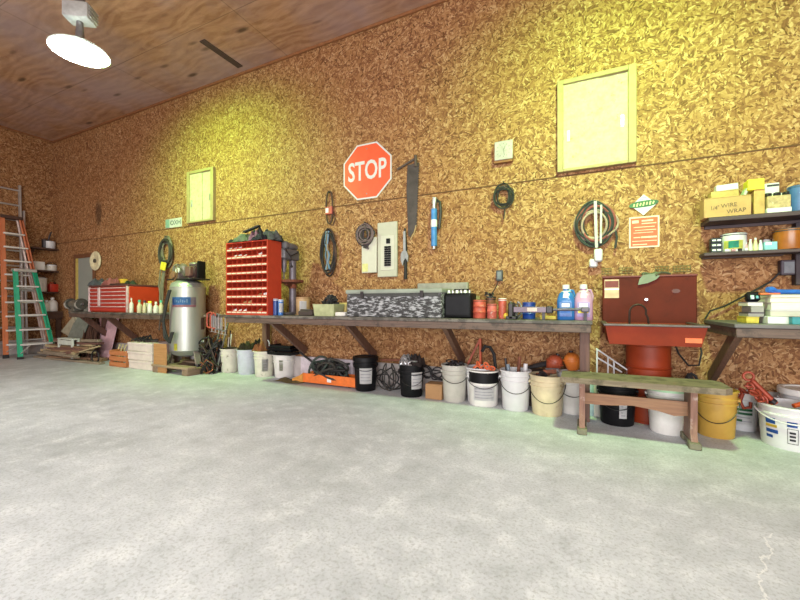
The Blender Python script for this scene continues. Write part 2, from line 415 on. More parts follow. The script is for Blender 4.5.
# ------------------------------------------------------------------ pale sliding hatches high on the wall
def hatch(p0, p1, pt, pb, label, wood_c, pale):
    x0, x1 = xat(p0, WALL), xat(p1, WALL); zt = pt; zb = pb
    t = thing('wall_hatch', label, 'wall hatch', ((x0 + x1) / 2, WALL, zb), 'pale sliding hatches in the upper wall')
    w = .055; Y0 = WALL - .055
    fm = MB().bb(x0, x0 + w, Y0, WALL - .001, zb, zt, .004).bb(x1 - w * 1.2, x1, Y0, WALL - .001, zb, zt, .004).bb(x0 + w, x1 - w * 1.2, Y0, WALL - .001, zt - w * .8, zt, .004).bb(x0 + w, x1 - w * 1.2, Y0 - .0, WALL - .001, zb, zb + w * .5, .004)
    fm.build('frame', wood_c, t)
    xm = (x0 + x1) / 2
    L = MB().bb(x0 + w, xm + .03, WALL - .032, WALL - .022, zb + w * .5, zt - w * .8).build('sliding_panel', pale, t)
    R = MB().bb(xm, x1 - w * 1.2, WALL - .02, WALL - .01, zb + w * .5, zt - w * .8).build('sliding_panel', pale, t)
    zc = zb + (zt - zb) * .42
    for P, px, yy, dz_ in ((L, x0 + w + .045, WALL - .032, -.03), (R, x1 - w * 1.2 - .045, WALL - .02, .03)):
        pl = MB().bb(px - .014, px + .014, yy - .006, yy, zc + dz_ - .055, zc + dz_ + .055, .003).build('finger_pull', steel, P)
    return t
pale1 = mat('pale_panel', 'b6a790', .7, var=.2, scale=20, col2='957d5c', patch=.35, spec=.2)
hf = mat('hatch_frame_wood', '9b8560', .6, var=.15)
hatch(189.5, 216, 3.13, 2.30, 'small pale hatch with sliding panels above the red bin cabinet', hf, pale1)
hatch(557.5, 636, 3.195, 2.295, 'large pale hatch with sliding panels and two silver pulls at the upper right', hf, pale1)

# ------------------------------------------------------------------ left wall shelves and corner bench
sh_m = mat('shelf_dark_wood', '4a3226', .7, var=.25)
CX = XL
def wall_shelf(z, y0, dp, label):
    t = thing('wall_shelf', label, 'shelf', (CX, (y0 + 4.08) / 2, z), 'short shelves in the far corner')
    MB().bb(CX + .001, CX + dp, y0, 4.09, z - .03, z, .004).build('shelf_board', sh_m, t)
    for yy in (y0 + .1,):
        MB().bb(CX + .001, CX + .03, yy - .02, yy + .02, z - .2, z - .03).beam((CX + .02, yy, z - .19), (CX + dp - .04, yy, z - .035), .03, .03).build('bracket', sh_m, t)
SZ = [2.15, 1.69, 1.25]
wall_shelf(SZ[0], 3.60, .26, 'top shelf in the far corner with one white pot on it')
wall_shelf(SZ[1], 3.66, .26, 'middle shelf in the far corner holding white boxes')
wall_shelf(SZ[2], 3.73, .26, 'lowest shelf in the far corner holding a white pail and red can')
t = thing('corner_bench', 'dark wooden bench in the far corner below the shelves', 'bench', (CX + .3, 3.94, 0))
MB().bb(CX + .01, CX + .45, 3.80, 4.08, .80, .85, .005).build('bench_top', sh_m, t)
MB().bb(CX + .4, CX + .44, 3.80, 4.08, .70, .80).build('apron', sh_m, t)
for yy in (3.85, 4.03): MB().bb(CX + .36, CX + .399, yy - .04, yy + .04, 0, .80).build('leg', sh_m, t)

def pot(c, r, h, name, label, cat, m, lidm=None, handle=None, group=None):
    t = thing(name, label, cat, c, group)
    x, y, z = c
    MB().lathe([(0, z + .004), (0, z), (r * .92, z), (r, z + .01), (r, z + h), (r * .96, z + h), (r * .95, z + .012), (0, z + .012)], (x, y, 0), 20).build('body', m, t)
    if lidm: MB().lathe([(0, z + h + .03), (r * .5, z + h + .028), (r * 1.03, z + h + .012), (r * 1.03, z + h - .01), (r * 1.0, z + h - .01)], (x, y, 0), 20).build('lid', lidm, t)
    if handle == 'arc':
        MB().tube([(x, y + r * math.cos(a) * 1.02, z + h * .9 + r * .9 * math.sin(a)) for a in [PI * k / 12 for k in range(13)]], .006, 6).build('handle', dark_mt, t)
    if handle == 'stick':
        MB().tube([(x, y - r * .2, z + h), (x + .02, y - r * .1, z + h + .1), (x + .03, y + r * .2, z + h + .2)], .014, 7).build('handle', dark_mt, t)
    return t
def cx(px, X): return yat(px, X)
X_ = CX + .14
pot((X_, cx(49.5, X_), SZ[0] ), .095, .15, 'pot', 'white pot with a dark stick in it on the top corner shelf', 'pot', white_cl, None, 'stick')
pot((X_, cx(44.8, X_), SZ[0]), .05, .17, 'jar', 'small dark jar left of the white pot on the top corner shelf', 'jar', dark_mt, sh_m)
tag(rehome(MB().box((X_, cx(37, X_), SZ[1] + .085), (.2, .17, .17), .1, .006).build('carton', paper), (X_, cx(37, X_), SZ[1])), 'white carton on the middle shelf in the far corner', 'box')
tag(rehome(MB().cyl((X_, cx(44, X_), SZ[1]), (X_, cx(44, X_), SZ[1] + .13), .055, .01, 14).build('funnel', white_dirty), (X_, cx(44, X_), SZ[1])), 'off-white cone standing between carton and kettle in the far corner', 'funnel')
pot((X_, cx(51.5, X_), SZ[1]), .085, .11, 'kettle', 'pale rounded kettle at the right end of the middle corner shelf', 'kettle', white_dirty, white_cl, 'arc')
pot((X_, cx(40.5, X_), SZ[2]), .10, .27, 'pail', 'white pail with blue band on the lowest corner shelf', 'pail', white_pl, white_cl, 'arc')
t = thing('fuel_can', 'small red can on the lowest shelf in the far corner', 'can', (X_, cx(53.0, X_), SZ[2]))
yy = cx(53.0, X_)
MB().bb(X_ - .07, X_ + .07, yy - .075, yy + .075, SZ[2], SZ[2] + .17, .02, 2).build('body', red_p, t)
MB().cyl((X_, yy + .03, SZ[2] + .17), (X_, yy + .03, SZ[2] + .2), .02).build('cap', black_pl, t)
MB().tube([(X_, yy - .05, SZ[2] + .165), (X_, yy - .045, SZ[2] + .2), (X_, yy - .0, SZ[2] + .2), (X_, yy + .005, SZ[2] + .165)], .008, 6).build('handle', red_p, t)
Xb = CX + .3
for k, (px, r, h, m, lb) in enumerate([(46.5, .07, .2, white_dirty, 'short grey-white jug on the corner bench, left of the tall one'), (52.5, .085, .25, white_pl, 'taller white jug on the corner bench beside the grey door')]):
    y_ = cx(px, Xb); z = .85
    t = thing('jug', lb, 'jug', (Xb, y_, z), 'jugs on the corner bench')
    MB().lathe([(0, z), (r * .9, z), (r, z + .02), (r, z + h * .7), (r * .7, z + h * .85), (r * .3, z + h * .93), (r * .3, z + h)], (Xb, y_, 0), 20).build('body', m, t)
    MB().cyl((Xb, y_, z + h - .005), (Xb, y_, z + h + .03), r * .36, n=14).build('cap', white_cl, t)
t = thing('paper_plate', 'round cream disc hung on the wall beside the grey door', 'wall disc', (xat(97, WALL), WALL, zat(97, 261, WALL)))
xx, zz = xat(97, WALL), zat(97, 261, WALL)
MB().lathe([(0, .02), (.03, .02), (.04, .03), (.16, .045), (.185, .03), (.185, .02), (.16, .01), (0, 0)], (xx, WALL - .002, zz), 32, Matrix.Rotation(PI / 2, 4, 'X')).build('disc', mat('cream_disc', 'd8d0a8', .6), t)
MB().lathe([(0, .05), (.035, .05), (.04, .02), (0, .02)], (xx, WALL - .002, zz), 20, Matrix.Rotation(PI / 2, 4, 'X')).build('hub', mat('disc_hub', '4e4a3e', .6), t)

# ------------------------------------------------------------------ ladders by the left wall
def stepladder(name, label, rail_m, base, top, zt, yb, yt, ntread, rail_w, rear_x0, rear_x1, cap_m):
    t = thing(name, label, 'ladder', (base, sum(yb) / 2, 0), 'ladders leaning by the left wall')
    def pt(s, k):    # s: 0 bottom 1 top
        return Vector((base + (top - base) * s, yb[k] + (yt[k] - yb[k]) * s, zt * s))
    for k in (0, 1):
        sgn = 1 if k == 0 else -1
        b = MB().beam(pt(0.004, k), pt(1, k), rail_w, .028, .004, 0)
        b2 = b.beam(pt(0.004, k) + Vector((-.02, sgn * -.018, 0)), pt(1, k) + Vector((-.02, sgn * -.018, 0)), .012, .07, .003)
        r = b2.build('rail', rail_m, t)
        MB().beam(pt(0, k), pt(.025, k), rail_w * 1.15, .04, .004).build('foot', black_rb, r)
    for j in range(ntread):
        s = (j + 1) / (ntread + 1) * .98
        a, b = pt(s, 0), pt(s, 1)
        MB().bb(a.x - .03, a.x + .06, a.y, b.y, a.z - .03, a.z, .004).build('tread', tread_m, t)
    s = 1 / (ntread + 1) * .98
    for k, q in ((0, 1), (1, 0)):
        A = pt(s, k) ; m = (pt(s, 0) + pt(s, 1)) / 2; lo = pt(.02 + s * .25, k)
        MB().beam(lo + Vector((.02, 0, 0)), m + (A - m) * .35 + Vector((.02, 0, -.02)), .02, .012).build('brace', alum, t)
    a, b = pt(1, 0), pt(1, 1)
    MB().bb(a.x - .1, a.x + .05, a.y - .03, b.y + .03, zt - .04, zt + .02, .008).build('top_cap', cap_m, t)
    for k in (0, 1):
        p0 = Vector((rear_x0, yb[k] + (.04 if k == 0 else -.04), 0)); p1 = Vector((rear_x1, yt[k] + (.02 if k == 0 else -.02), zt - .03))
        MB().beam(p0, p1, .03, .03, .003).build('rear_leg', mat('ladder_rear', 'b9a49a', .5, .3), t)
    for j in range(3):
        s = .2 + .28 * j
        q = Vector((rear_x0, 0, 0)).lerp(Vector((rear_x1, 0, zt)), s)
        MB().cyl((q.x, yb[0] + (yt[0] - yb[0]) * s + .04, q.z), (q.x, yb[1] + (yt[1] - yb[1]) * s - .04, q.z), .012, n=8).build('rear_bar', alum, t)
    return t
tread_m = mat('tread_alu', 'dcdad4', .45, .25, var=.08)
gr_f = mat('green_fibreglass', '1f9a72', .45, var=.12, scale=5); or_f = mat('orange_fibreglass', 'b9683c', .5, var=.15, scale=5)
xg0, xg1 = -9.15, -9.58
yb = (yat(20.5, xg0), yat(55, xg0)); yt = (yat(14.5, xg1) + .01, yat(34, xg1))
stepladder('stepladder', 'green fibreglass stepladder with aluminium treads in the far left corner', gr_f, xg0, xg1, zatx(25, 270, xg1), yb, yt, 5, .075, xg0 - .14, xg1 - .07, alum)
xo0, xo1 = -9.55, -9.86
yb = (yat(6, xo0), yat(52, xo0)); yt = (yat(2, xo1), yat(20, xo1))
stepladder('stepladder', 'tall orange stepladder with dark cap behind the green one', or_f, xo0, xo1, zatx(12, 217, xo1), yb, yt, 9, .075, xo0 - .14, xo1 - .06, sh_m)
t = thing('extension_ladder', 'bare aluminium extension ladder rising above the orange stepladder', 'ladder', (-10.0, 3.3, 0), 'ladders leaning by the left wall')
ztop = 3.36; xa, xb_ = -9.95, -10.10
ya0, ya1 = yat(-9, xb_), yat(19.5, xb_)
for y_, dy in ((ya0, 0), (ya1, 0)):
    MB().beam((xa, y_, .0), (xb_, y_, ztop), .03, .065, .004).build('rail', alum, t)
MB().beam((xa + .03, ya1 + .05, 0), (xb_ + .035, ya1 + .05, ztop - .5), .025, .06, .004).build('rail', alum, t)
for k in range(11):
    z = .25 + .3 * k; x = xa + (xb_ - xa) * z / ztop
    MB().cyl((x, ya0, z), (x, ya1, z), .016, n=10).build('rung', alum, t)
# ================================================================== LEFT WORKBENCH
def workbench(label, x0, x1, y0, braces, legs, top_m=ply_d, z=BT):
    t = thing('workbench', label, 'workbench', ((x0 + x1) / 2, (y0 + WALL) / 2, 0))
    MB().bb(x0, x1, y0, WALL - .015, z - .03, z, .004).build('bench_top', top_m, t)
    MB().bb(x0 + .01, x1 - .01, y0 + .004, y0 + .045, z - .095, z - .03, .004).build('apron', wood_bx, t)
    for xe in (x0 + .03, x1 - .03): MB().bb(xe - .02, xe + .02, y0 + .045, WALL - .02, z - .095, z - .031).build('end_joist', wood_bx, t)
    for xb in braces:
        MB().beam((xb, y0 + .09, z - .06), (xb, WALL - .04, .37), .045, .09, .004).build('brace', wood_br, t)
    for xb, yb in legs:
        MB().bb(xb - .04, xb + .04, yb - .04, yb + .04, 0, z - .03, .004).build('leg', wood_br, t)
    return t
LX0, LX1, LY = -8.14, -5.58, 3.5
lb = workbench('left wooden workbench carrying the red drawer chest', LX0, LX1, LY, [xat(82, 3.6), xat(108, 3.6)], [(-8.0, 4.0), (-5.72, 4.0)])

# bench grinder
gx, gy, z = xat(76, 3.65), 3.65, BT
t = thing('bench_grinder', 'grey bench grinder on the left end of the left workbench', 'grinder', (gx, gy, z))
gm = mat('grinder_grey', '6f6d63', .45, .4, var=.25)
MB().bb(gx - .09, gx + .09, gy - .08, gy + .08, z, z + .05, .01, 2).build('base', gm, t)
MB().cyl((gx - .11, gy, z + .13), (gx + .11, gy, z + .13), .075, n=24, bev=.01).bb(gx - .05, gx + .05, gy - .05, gy + .05, z + .04, z + .08).build('motor', gm, t)
for s in (-1, 1):
    MB().cyl((gx + s * .15, gy, z + .135), (gx + s * .2, gy, z + .135), .1, n=28, bev=.008).build('wheel_guard', mat('guard', '57554e', .5, .3), t)
    MB().cyl((gx + s * .155, gy - .012, z + .13), (gx + s * .195, gy - .012, z + .13), .09, n=28).build('grinding_wheel', mat('wheel_grey', 'a9a397', .9), t)
    MB().cyl((gx + s * .2, gy, z + .135), (gx + s * .225, gy, z + .135), .02, n=10).build('nut', steel, t)

# red drawer chest
cx0, cx1, cy0 = xat(88.5, 3.56), xat(127.5, 3.56), 3.56
cz1 = zat(127, 286, 3.56); cy1 = 4.06
t = thing('tool_chest', 'red drawer chest with pale pulls on the left workbench', 'tool chest', ((cx0 + cx1) / 2, 3.75, BT))
rc = mat('chest_red', 'a8332a', .35, var=.12, scale=4); rs = mat('chest_side', 'b8381c', .45, var=.1, scale=4); pk = mat('chest_trim', 'd3b9bb', .35, .2)
MB().bb(cx0, cx1, cy0 + .02, cy1, BT, cz1, .008).build('carcass', rs, t)
MB().bb(cx0 - .004, cx1 + .004, cy0 + .004, cy1 + .004, cz1, cz1 + .03, .006).build('lid', mat('chest_lid', '5f3532', .5), t)
H = cz1 - BT; w = cx1 - cx0
for k in range(6):
    za = BT + .02 + (H - .03) * (0 if k == 0 else .22 + .156 * (k - 1)); zb = BT + .02 + (H - .03) * (.22 + .156 * k) - .008
    d = MB().bb(cx0 + .04, cx1 - .04, cy0, cy0 + .03, za, zb, .003).build('drawer', rc, t)
    MB().bb(cx0 + .05, cx1 - .05, cy0 - .014, cy0, zb - .014, zb, .003).build('pull', pk, d)
for xa in (cx0 + .018, cx1 - .02): MB().bb(xa - .018, xa + .018, cy0 - .006, cy0 + .02, BT, cz1, .003).build('corner_strip', pk, t)
xm = cx0 + w * .3
MB().bb(xm - .03, xm + .03, cy0 - .018, cy0 - .002, BT + .24 * H, cz1 - .01, .003).build('divider_strip', pk, t)
# tools on the chest
z0 = cz1 + .03
def rag(name, c, sx, sy, h, m, label, cat='rag', seed=0, group=None, folds=3):
    rnd = random.Random(seed); ph = [rnd.uniform(0, 6) for _ in range(8)]
    def f(u, v):
        a, b = u * 2 - 1, v * 2 - 1
        e = (max(0, 1 - (abs(a) ** 3)) * max(0, 1 - (abs(b) ** 3))) ** .45
        z = h * e * (.72 + .28 * math.sin(folds * a * 1.6 + ph[0] + 2 * b) * math.cos(folds * b * 1.7 + ph[1]) + .1 * math.sin(9 * a + 5 * b + ph[3]))
        r = 1 + .12 * math.sin(5 * math.atan2(b, a) + ph[2])
        return Vector((c[0] + a * sx / 2 * r, c[1] + b * sy / 2 * r, c[2] + .004 + max(0, z)))
    b = MB().grid(f, 20, 14, .006)
    return tag(rehome(b.build(name, m, None, 60), c), label, cat, group)
gcl = mat('grey_cloth', '6c7378', .9, var=.3, scale=30); 
lx = lambda px, Y: xat(px, Y)
rag('rag', (lx(99, 3.7), 3.72, z0), .38, .26, .13, gcl, 'blue-grey rag on the left of the red chest lid', seed=1)
rag('glove', (lx(109, 3.7), 3.74, z0), .26, .2, .13, mat('pale_cloth', 'a9a9a2', .9), 'pale work glove heap in the middle of the red chest lid', 'glove', 2)
rag('shop_towel', (lx(116, 3.75), 3.72, z0), .3, .24, .14, mat('pink_cloth', 'b5706a', .9), 'pinkish shop towel on the red chest lid', 'towel', 3)
tag(rehome(MB().bb(lx(120, 3.8), lx(126, 3.8), 3.74, 3.84, z0, z0 + .11, .02, 2).build('tape_measure', mat('tape_yellow', 'd1a93a', .5)), (lx(123, 3.8), 3.8, z0)), 'yellow tape box on the right of the red chest lid', 'tape measure')
rag('rag', (lx(126, 3.85) , 3.86, z0), .3, .2, .10, mat('green_cloth', '4c5742', .9), 'dark green rag at the right end of the red chest lid', seed=5)
tag(rehome(MB().beam((lx(112, 3.62), 3.60, z0 + .012), (lx(127, 3.62), 3.64, z0 + .012), .03, .02, .004).build('spanner', dark_mt), (lx(120, 3.6), 3.62, z0)), 'dark spanner lying along the front of the red chest lid', 'spanner')

# little bottles on the bench beside the chest
def bottle(c, r, h, bm, cm, label, neck=.35, group='small bottles beside the red chest', cap_h=.03):
    x, y, z = c
    t = thing('bottle', label, 'bottle', c, group)
    MB().lathe([(0, z), (r * .93, z), (r, z + .008), (r, z + h * .62), (r * .8, z + h * .74), (r * neck, z + h * .84), (r * neck, z + h)], (x, y, 0), 18).build('body', bm, t)
    MB().cyl((x, y, z + h - .004), (x, y, z + h + cap_h), r * (neck + .12), r * (neck + .02), 14).build('cap', cm, t)
    return t
wb = mat('bottle_white', 'c9c7ba', .4, var=.1); tan_b = mat('bottle_tan', 'b7ad8c', .4, var=.1)
gcap = mat('cap_teal', '3fa07c', .4); ycap = mat('cap_yellow', 'dcc33c', .4); dcap = mat('cap_dark', '31262c', .4)
bx = 3.555
for px, r, h, bm, cm, lb, nk in [
    (131.5, .03, .2, wb, wb, 'tall white bottle standing first right of the red drawers', .3),
    (139.5, .034, .17, tan_b, gcap, 'white bottle with a teal cap by the red chest side', .5),
    (144.6, .028, .16, tan_b, dcap, 'small bottle with a dark cap by the red chest side', .6),
    (150.0, .034, .15, wb, ycap, 'white bottle with a yellow cap by the red chest side', .7),
    (156.0, .036, .14, wb, wb, 'short white bottle between yellow-capped bottle and compressor', .4),
    (161.0, .03, .16, tan_b, gcap, 'pale bottle with teal cap nearest the compressor', .45)]:
    bottle((xat(px, bx), bx, BT), r, h, bm, cm, lb, nk)
bottle((xat(147.2, 3.64), 3.64, BT), .03, .12, wb, wb, 'small white bottle half hidden between dark and yellow caps', .5)

# ------------------------------------------------------------------ under the left bench: leaning stuff
def lean(name, p0, p1, w, h, m, label, cat, group=None, roll=0):
    b = MB().beam(p0, p1, w, h, .002, roll)
    return tag(rehome(b.build(name, m), Vector(p0)), label, cat, group)
gp = mat('grey_green_board', '7c8478', .7, var=.2); pb = mat('pink_board', 'd3adb2', .7, var=.15)
lean('board', (xat(79, 3.9), 3.72, .02), (xat(79, 3.9), 4.0, .82), .52, .015, gp, 'grey-green board leaning under the left workbench', 'board')
lean('board', (xat(104, 3.95), 3.88, .02), (xat(104, 3.95), 4.05, .80), .62, .015, pb, 'pink board leaning under the left workbench', 'board')
tag(rehome(MB().prism([(xat(62, 3.95), .45), (xat(76, 3.95), .8), (xat(76, 3.95), .3)], 3.93, 3.955).build('plywood_offcut', mat('pale_offcut', 'a8a188', .8, var=.2)), (xat(70, 3.95), 3.94, .3)), 'pale triangular offcut propped at the left end of the left workbench', 'offcut')
rnd = random.Random(3)
for k in range(14):
    px = 81 + k * .95 + rnd.uniform(-.5, .5)
    p0 = Vector((xat(px - 1.5, 3.62), 3.62 + rnd.uniform(-.03, .05), .012)); p1 = Vector((xat(px + 4.5, 3.97), 3.99 + rnd.uniform(-.02, .02), .66 + rnd.uniform(-.12, .08)))
    b = MB().cyl(p0, p1, .013 + rnd.uniform(0, .008), n=7)
    tag(rehome(b.build('rod', wood('old_stick', '3d2a22', '5e4436', 2)), p0), 'brown rod in the bundle leaning under the left workbench', 'rod', 'brown rods leaning under the left workbench')
# white step stool
sx0, sx1, sy = xat(58.5, 3.56), xat(73.5, 3.56), 3.60
t = thing('step_stool', 'small white step stool at the foot of the green ladder', 'stool', ((sx0 + sx1) / 2, sy, 0))
sw = mat('stool_white', 'c3cbbf', .5, var=.15)
MB().bb(sx0, sx1, sy - .06, sy + .06, .36, .385, .006).build('seat', sw, t)
MB().bb(sx0 + .03, sx1 - .02, sy - .058, sy - .045, .27, .35).build('apron', sw, t)
for x in (sx0 + .03, sx1 - .03):
    for y in (sy - .042, sy + .042): MB().bb(x - .025, x + .025, y - .015, y + .015, 0, .36, .004).build('leg', sw, t)
# scrap boards on the floor
bw = [wood('grey_board', '6d6252', '9c8e79', 0), wood('brown_board', '6b523f', '97795b', 0), wood('pale_board', '8f8163', 'bdab85', 0), wood('red_board', '5d4038', '7a574b', 0)]
spec = [((36, 357.5), (102, 364.5), .09, .035, 0, 'long grey board lying nearest the viewer in the scrap pile'),
        ((50, 358.8), (104, 361.5), .12, .06, 1, 'brown board second from the front of the scrap pile'),
        ((58, 355.5), (108, 358), .08, .03, 2, 'pale board in the middle of the scrap pile'),
        ((60, 354.5), (100, 354.5), .1, .03, 3, 'reddish board at the back of the scrap pile')]
zb = 0
for k, ((ax, ay), (bx_, by), w, h, mi, lb) in enumerate(spec):
    A, B = floor_at(ax, ay), floor_at(bx_, by)
    A.y = min(A.y, 3.9); B.y = min(B.y, 3.9)
    A.z = B.z = h / 2 + .001
    lean('scrap_board', A, B, w, h, bw[mi], lb, 'board', 'scrap boards on the floor')
for k in range(20):
    x0 = xat(60 + rnd.uniform(-4, 16), 3.75); x1 = xat(86 + rnd.uniform(-4, 20), 3.75); y0 = 3.46 + k * .014; y1 = y0 + rnd.uniform(-.05, .05)
    z0_ = .09 + .012 * k
    lean('scrap_board', (x0, y0, z0_ + rnd.uniform(-.03, .05)), (x1, y1, z0_ + rnd.uniform(-.04, .05)), .05 + rnd.random() * .05, .03 + .02 * rnd.random(), bw[rnd.randrange(4)], 'thin loose board stacked on the floor in the scrap pile', 'board', 'loose boards stacked in the scrap pile')
lean('scrap_board', (xat(64, 3.5), 3.5, .07), (xat(98, 3.5), 3.52, .3), .04, .02, bw[2], 'pale narrow strip sloping up across the scrap pile', 'board', 'scrap boards on the floor')
MBt = MB()
hp = [(xat(96, 3.56) + .11 * math.cos(a) , 3.55, .115 + .1 * math.sin(a)) for a in [2 * PI * k / 20 for k in range(20)]]
tag(rehome(MBt.tube(hp, .012, 7, True).build('hose_ring', black_rb), (xat(96, 3.56), 3.55, .0)), 'small dark ring standing against the scrap pile', 'ring')
# orange crate
ax0, ax1 = xat(110.5, 3.52), xat(127, 3.52); ay0 = 3.5
t = thing('crate', 'orange wooden crate on the floor between scrap pile and white boxes', 'crate', ((ax0 + ax1) / 2, ay0 + .1, 0))
oc = wood('orange_crate', '9c5a35', 'c07a4c', 0); 
for zz in (.0, .09, .18): MB().bb(ax0, ax1, ay0, ay0 + .015, zz + .004, zz + .075, .003).build('slat', oc, t)
for xx in (ax0, ax1 - .03): MB().bb(xx, xx + .03, ay0 + .015, ay0 + .2, .004, .26, .003).build('end_board', oc, t)
MB().bb(ax0 + .03, ax1 - .03, ay0 + .015, ay0 + .2, .004, .02).build('bottom_board', oc, t)
for k in range(3):
    lean('lath', (ax0 + .04 + .07 * k, ay0 + .05, .03), (ax0 + .0 + .09 * k, ay0 + .16, .34), .03, .01, bw[2], 'pale lath sticking up out of the orange crate', 'lath', 'pale laths in the orange crate')
# white boxes in three layers and a plywood sheet
wx0, wx1, wy = xat(129, 3.55), xat(154, 3.55), 3.52
wbx = mat('white_box', 'cdbdb9', .75, var=.14, scale=8)
for k in range(3):
    zz = k * .135
    t = thing('flat_box', ['bottom white flat box of the three stacked beside the compressor', 'middle white flat box of the three stacked beside the compressor', 'top white flat box of the three stacked beside the compressor'][k], 'box', ((wx0 + wx1) / 2, wy + .15, zz), 'white flat boxes stacked under the left bench')
    MB().bb(wx0 + .01 * (k == 1) + (.05 if k == 0 else 0), wx1 - .012 * k, wy + .006 * k, wy + .34, zz + .001, zz + .128, .006).build('body', wbx, t)
    MB().bb(wx0 + (.05 if k == 0 else 0) - .004, wx1 - .012 * k + .004, wy + .006 * k - .004, wy + .345, zz + .096, zz + .1335, .004).build('lid', wbx, t)
lean('plywood_piece', (xat(159, 3.47) - .12, 3.47, .213), (xat(159, 3.47) + .17, 3.475, .213), .012, .42, wood('plywood_orange', '94663e', 'b08256', 0), 'orange-brown plywood piece standing left of the compressor', 'board')
# clutter on white boxes
for k in range(7):
    x = wx0 + .1 + .055 * k; y = wy + .06 + .02 * (k % 3)
    b = MB().tube([(x - .1, y, .42), (x - .04, y + .06, .46 + .01 * k), (x + .05, y + .03, .44), (x + .12, y + .08, .43 + .012 * (k % 3))], .012, 6)
    tag(rehome(b.build('pipe_piece', dark_mt), (x, y, .405)), 'dark pipe piece in the heap on the white boxes', 'pipe', 'dark pipe pieces on the white boxes')

# ------------------------------------------------------------------ compressor
px0, py0 = xat(188, 3.76), 3.76
t = thing('air_compressor', 'upright silver air compressor with motor on top, on a timber skid', 'air compressor', (px0, py0, 0))
sil = mat('tank_silver', 'aaaba8', .38, .55, var=.06, scale=2)
r = .238; zb, zt = .27, 1.31
MB().lathe([(0, zb - .06), (r * .55, zb - .04), (r * .88, zb), (r, zb + .05), (r + .004, zb + .052), (r + .004, zb + .06), (r, zb + .062), (r, zt - .07), (r + .003, zt - .068), (r + .003, zt - .06), (r, zt - .058), (r * .9, zt), (r * .6, zt + .035), (0, zt + .05)], (px0, py0, 0), 44).build('tank', sil, t)
fa = math.atan2(-py0, -px0) + .02
lbl = MB().patch((px0, py0, 0), r, r, .985, 1.10, fa - .98, fa + .12, .002, 14).build('label', mat('decal_blue', '3c6fb4', .5), t)
MB().patch((px0, py0, 0), r, r, .955, .988, fa - .98, fa + .42, .0025, 14).build('label_stripe', mat('decal_pink', 'a8707f', .5), t)
MB().patch((px0, py0, 0), r, r, .99, 1.10, fa + .12, fa + .42, .002, 6).build('label_panel', mat('decal_mauve', '8d7d8c', .5), t)
for k in range(7): MB().patch((px0, py0, 0), r, r, 1.02 + .004 * (k % 2), 1.07 - .012 * (k % 3), fa - .8 + .115 * k, fa - .73 + .115 * k, .0035, 3).build('lettering', mat('decal_pale', '7f9cc8', .5), t)
MB().patch((px0, py0, 0), r, r, .33, .43, fa - .85, fa - .62, .002, 4).build('warning_sticker', mat('sticker_yellow', 'd8d34a', .5), t)
MB().patch((px0, py0, 0), r, r, .62, .8, fa + .75, fa + 1.1, .002, 5).build('data_plate', mat('plate_brown', '7c6360', .5), t)
MB().cyl((px0 + r * math.cos(fa + .8), py0 + r * math.sin(fa + .8), .45), (px0 + (r + .05) * math.cos(fa + .8), py0 + (r + .05) * math.sin(fa + .8), .44), .02, n=12).build('drain_valve', steel, t)
sk = wood('skid_timber', '6d5747', '927a67', 1)
for x in (px0 - .31, px0 + .35): MB().bb(x - .06, x + .06, py0 - .30, py0 + .28, 0, .085, .006).build('skid_beam', sk, t)
for y in (py0 - .24, py0 + .2): MB().bb(px0 - .38, px0 + .43, y - .07, y + .07, .086, .12, .004).build('skid_plank', wood('skid_plank', '7a6655', 'a08871', 0), t)
for a in range(3):
    an = fa + .15 + a * 2 * PI / 3 + (.35 if a == 0 else 0)
    c_, s_ = math.cos(an), math.sin(an)
    MB().beam((px0 + (r - .03) * c_, py0 + (r - .03) * s_, .33), (px0 + (r + .03) * c_, py0 + (r + .03) * s_, .122), .085, .02, .003, 0).build('leg', mat('leg_grey', '9d948a', .5, .4), t)
MB().bb(px0 - .27, px0 + .29, py0 - .15, py0 + .15, zt + .045, zt + .065, .004).build('platform', dark_mt, t)
xp = px0 - .17; zz = zt + .065
pm = mat('pump_dark', '857b76', .5, .4, var=.3)
b = MB().bb(xp - .09, xp + .09, py0 - .09, py0 + .07, zz, zz + .09, .02, 2)
for s in (-.07, .07):
    for k in range(5): b.cyl((xp + s, py0, zz + .09 + k * .02), (xp + s * 1.25, py0, zz + .1 + k * .02), .068, n=16)
    b.cyl((xp + s, py0, zz + .08), (xp + s * 1.2, py0, zz + .2), .05, n=14)
b.build('pump', pm, t)
MB().cyl((xp, py0 - .09, zz + .06), (xp, py0 - .13, zz + .06), .055, n=20, bev=.008).build('air_filter', mat('copper_brown', 'a57f66', .4, .6), t)
MB().cyl((xp + .095, py0 - .1, zz + .12), (xp + .095, py0 - .12, zz + .12), .04, n=18).build('pressure_gauge', white_cl, t)
MB().tube([(xp + .03, py0 - .1, zz + .2), (xp + .1, py0 - .12, zz + .14), (xp + .12, py0 - .14, zz + .02), (xp + .1, py0 - .17, zz - .03)], .01, 7).build('copper_pipe', mat('copper', '8a6a52', .35, .8), t)
xm_ = px0 + .15
MB().cyl((xm_ - .09, py0 + .02, zz + .11), (xm_ + .09, py0 + .02, zz + .11), .095, n=26, bev=.012).bb(xm_ - .07, xm_ + .07, py0 - .06, py0 + .1, zz, zz + .04).build('motor', mat('motor_brown', '5d4646', .5, .3), t)
MB().bb(xm_ - .05, xm_ + .06, py0 - .12, py0 - .06, zz + .03, zz + .17, .008).build('switch_box', mat('switch_brown', '6b4b45', .5), t)
MB().box((px0 + .27, py0 + .02, zz + .12), (.03, .13, .27), 0, .03, None, 2).build('belt_guard', black_pl, t)
MB().bb(xm_ - .08, xm_ + .06, py0 - .05, py0 + .1, zz + .19, zz + .24, .02).build('motor_cover', pm, t)

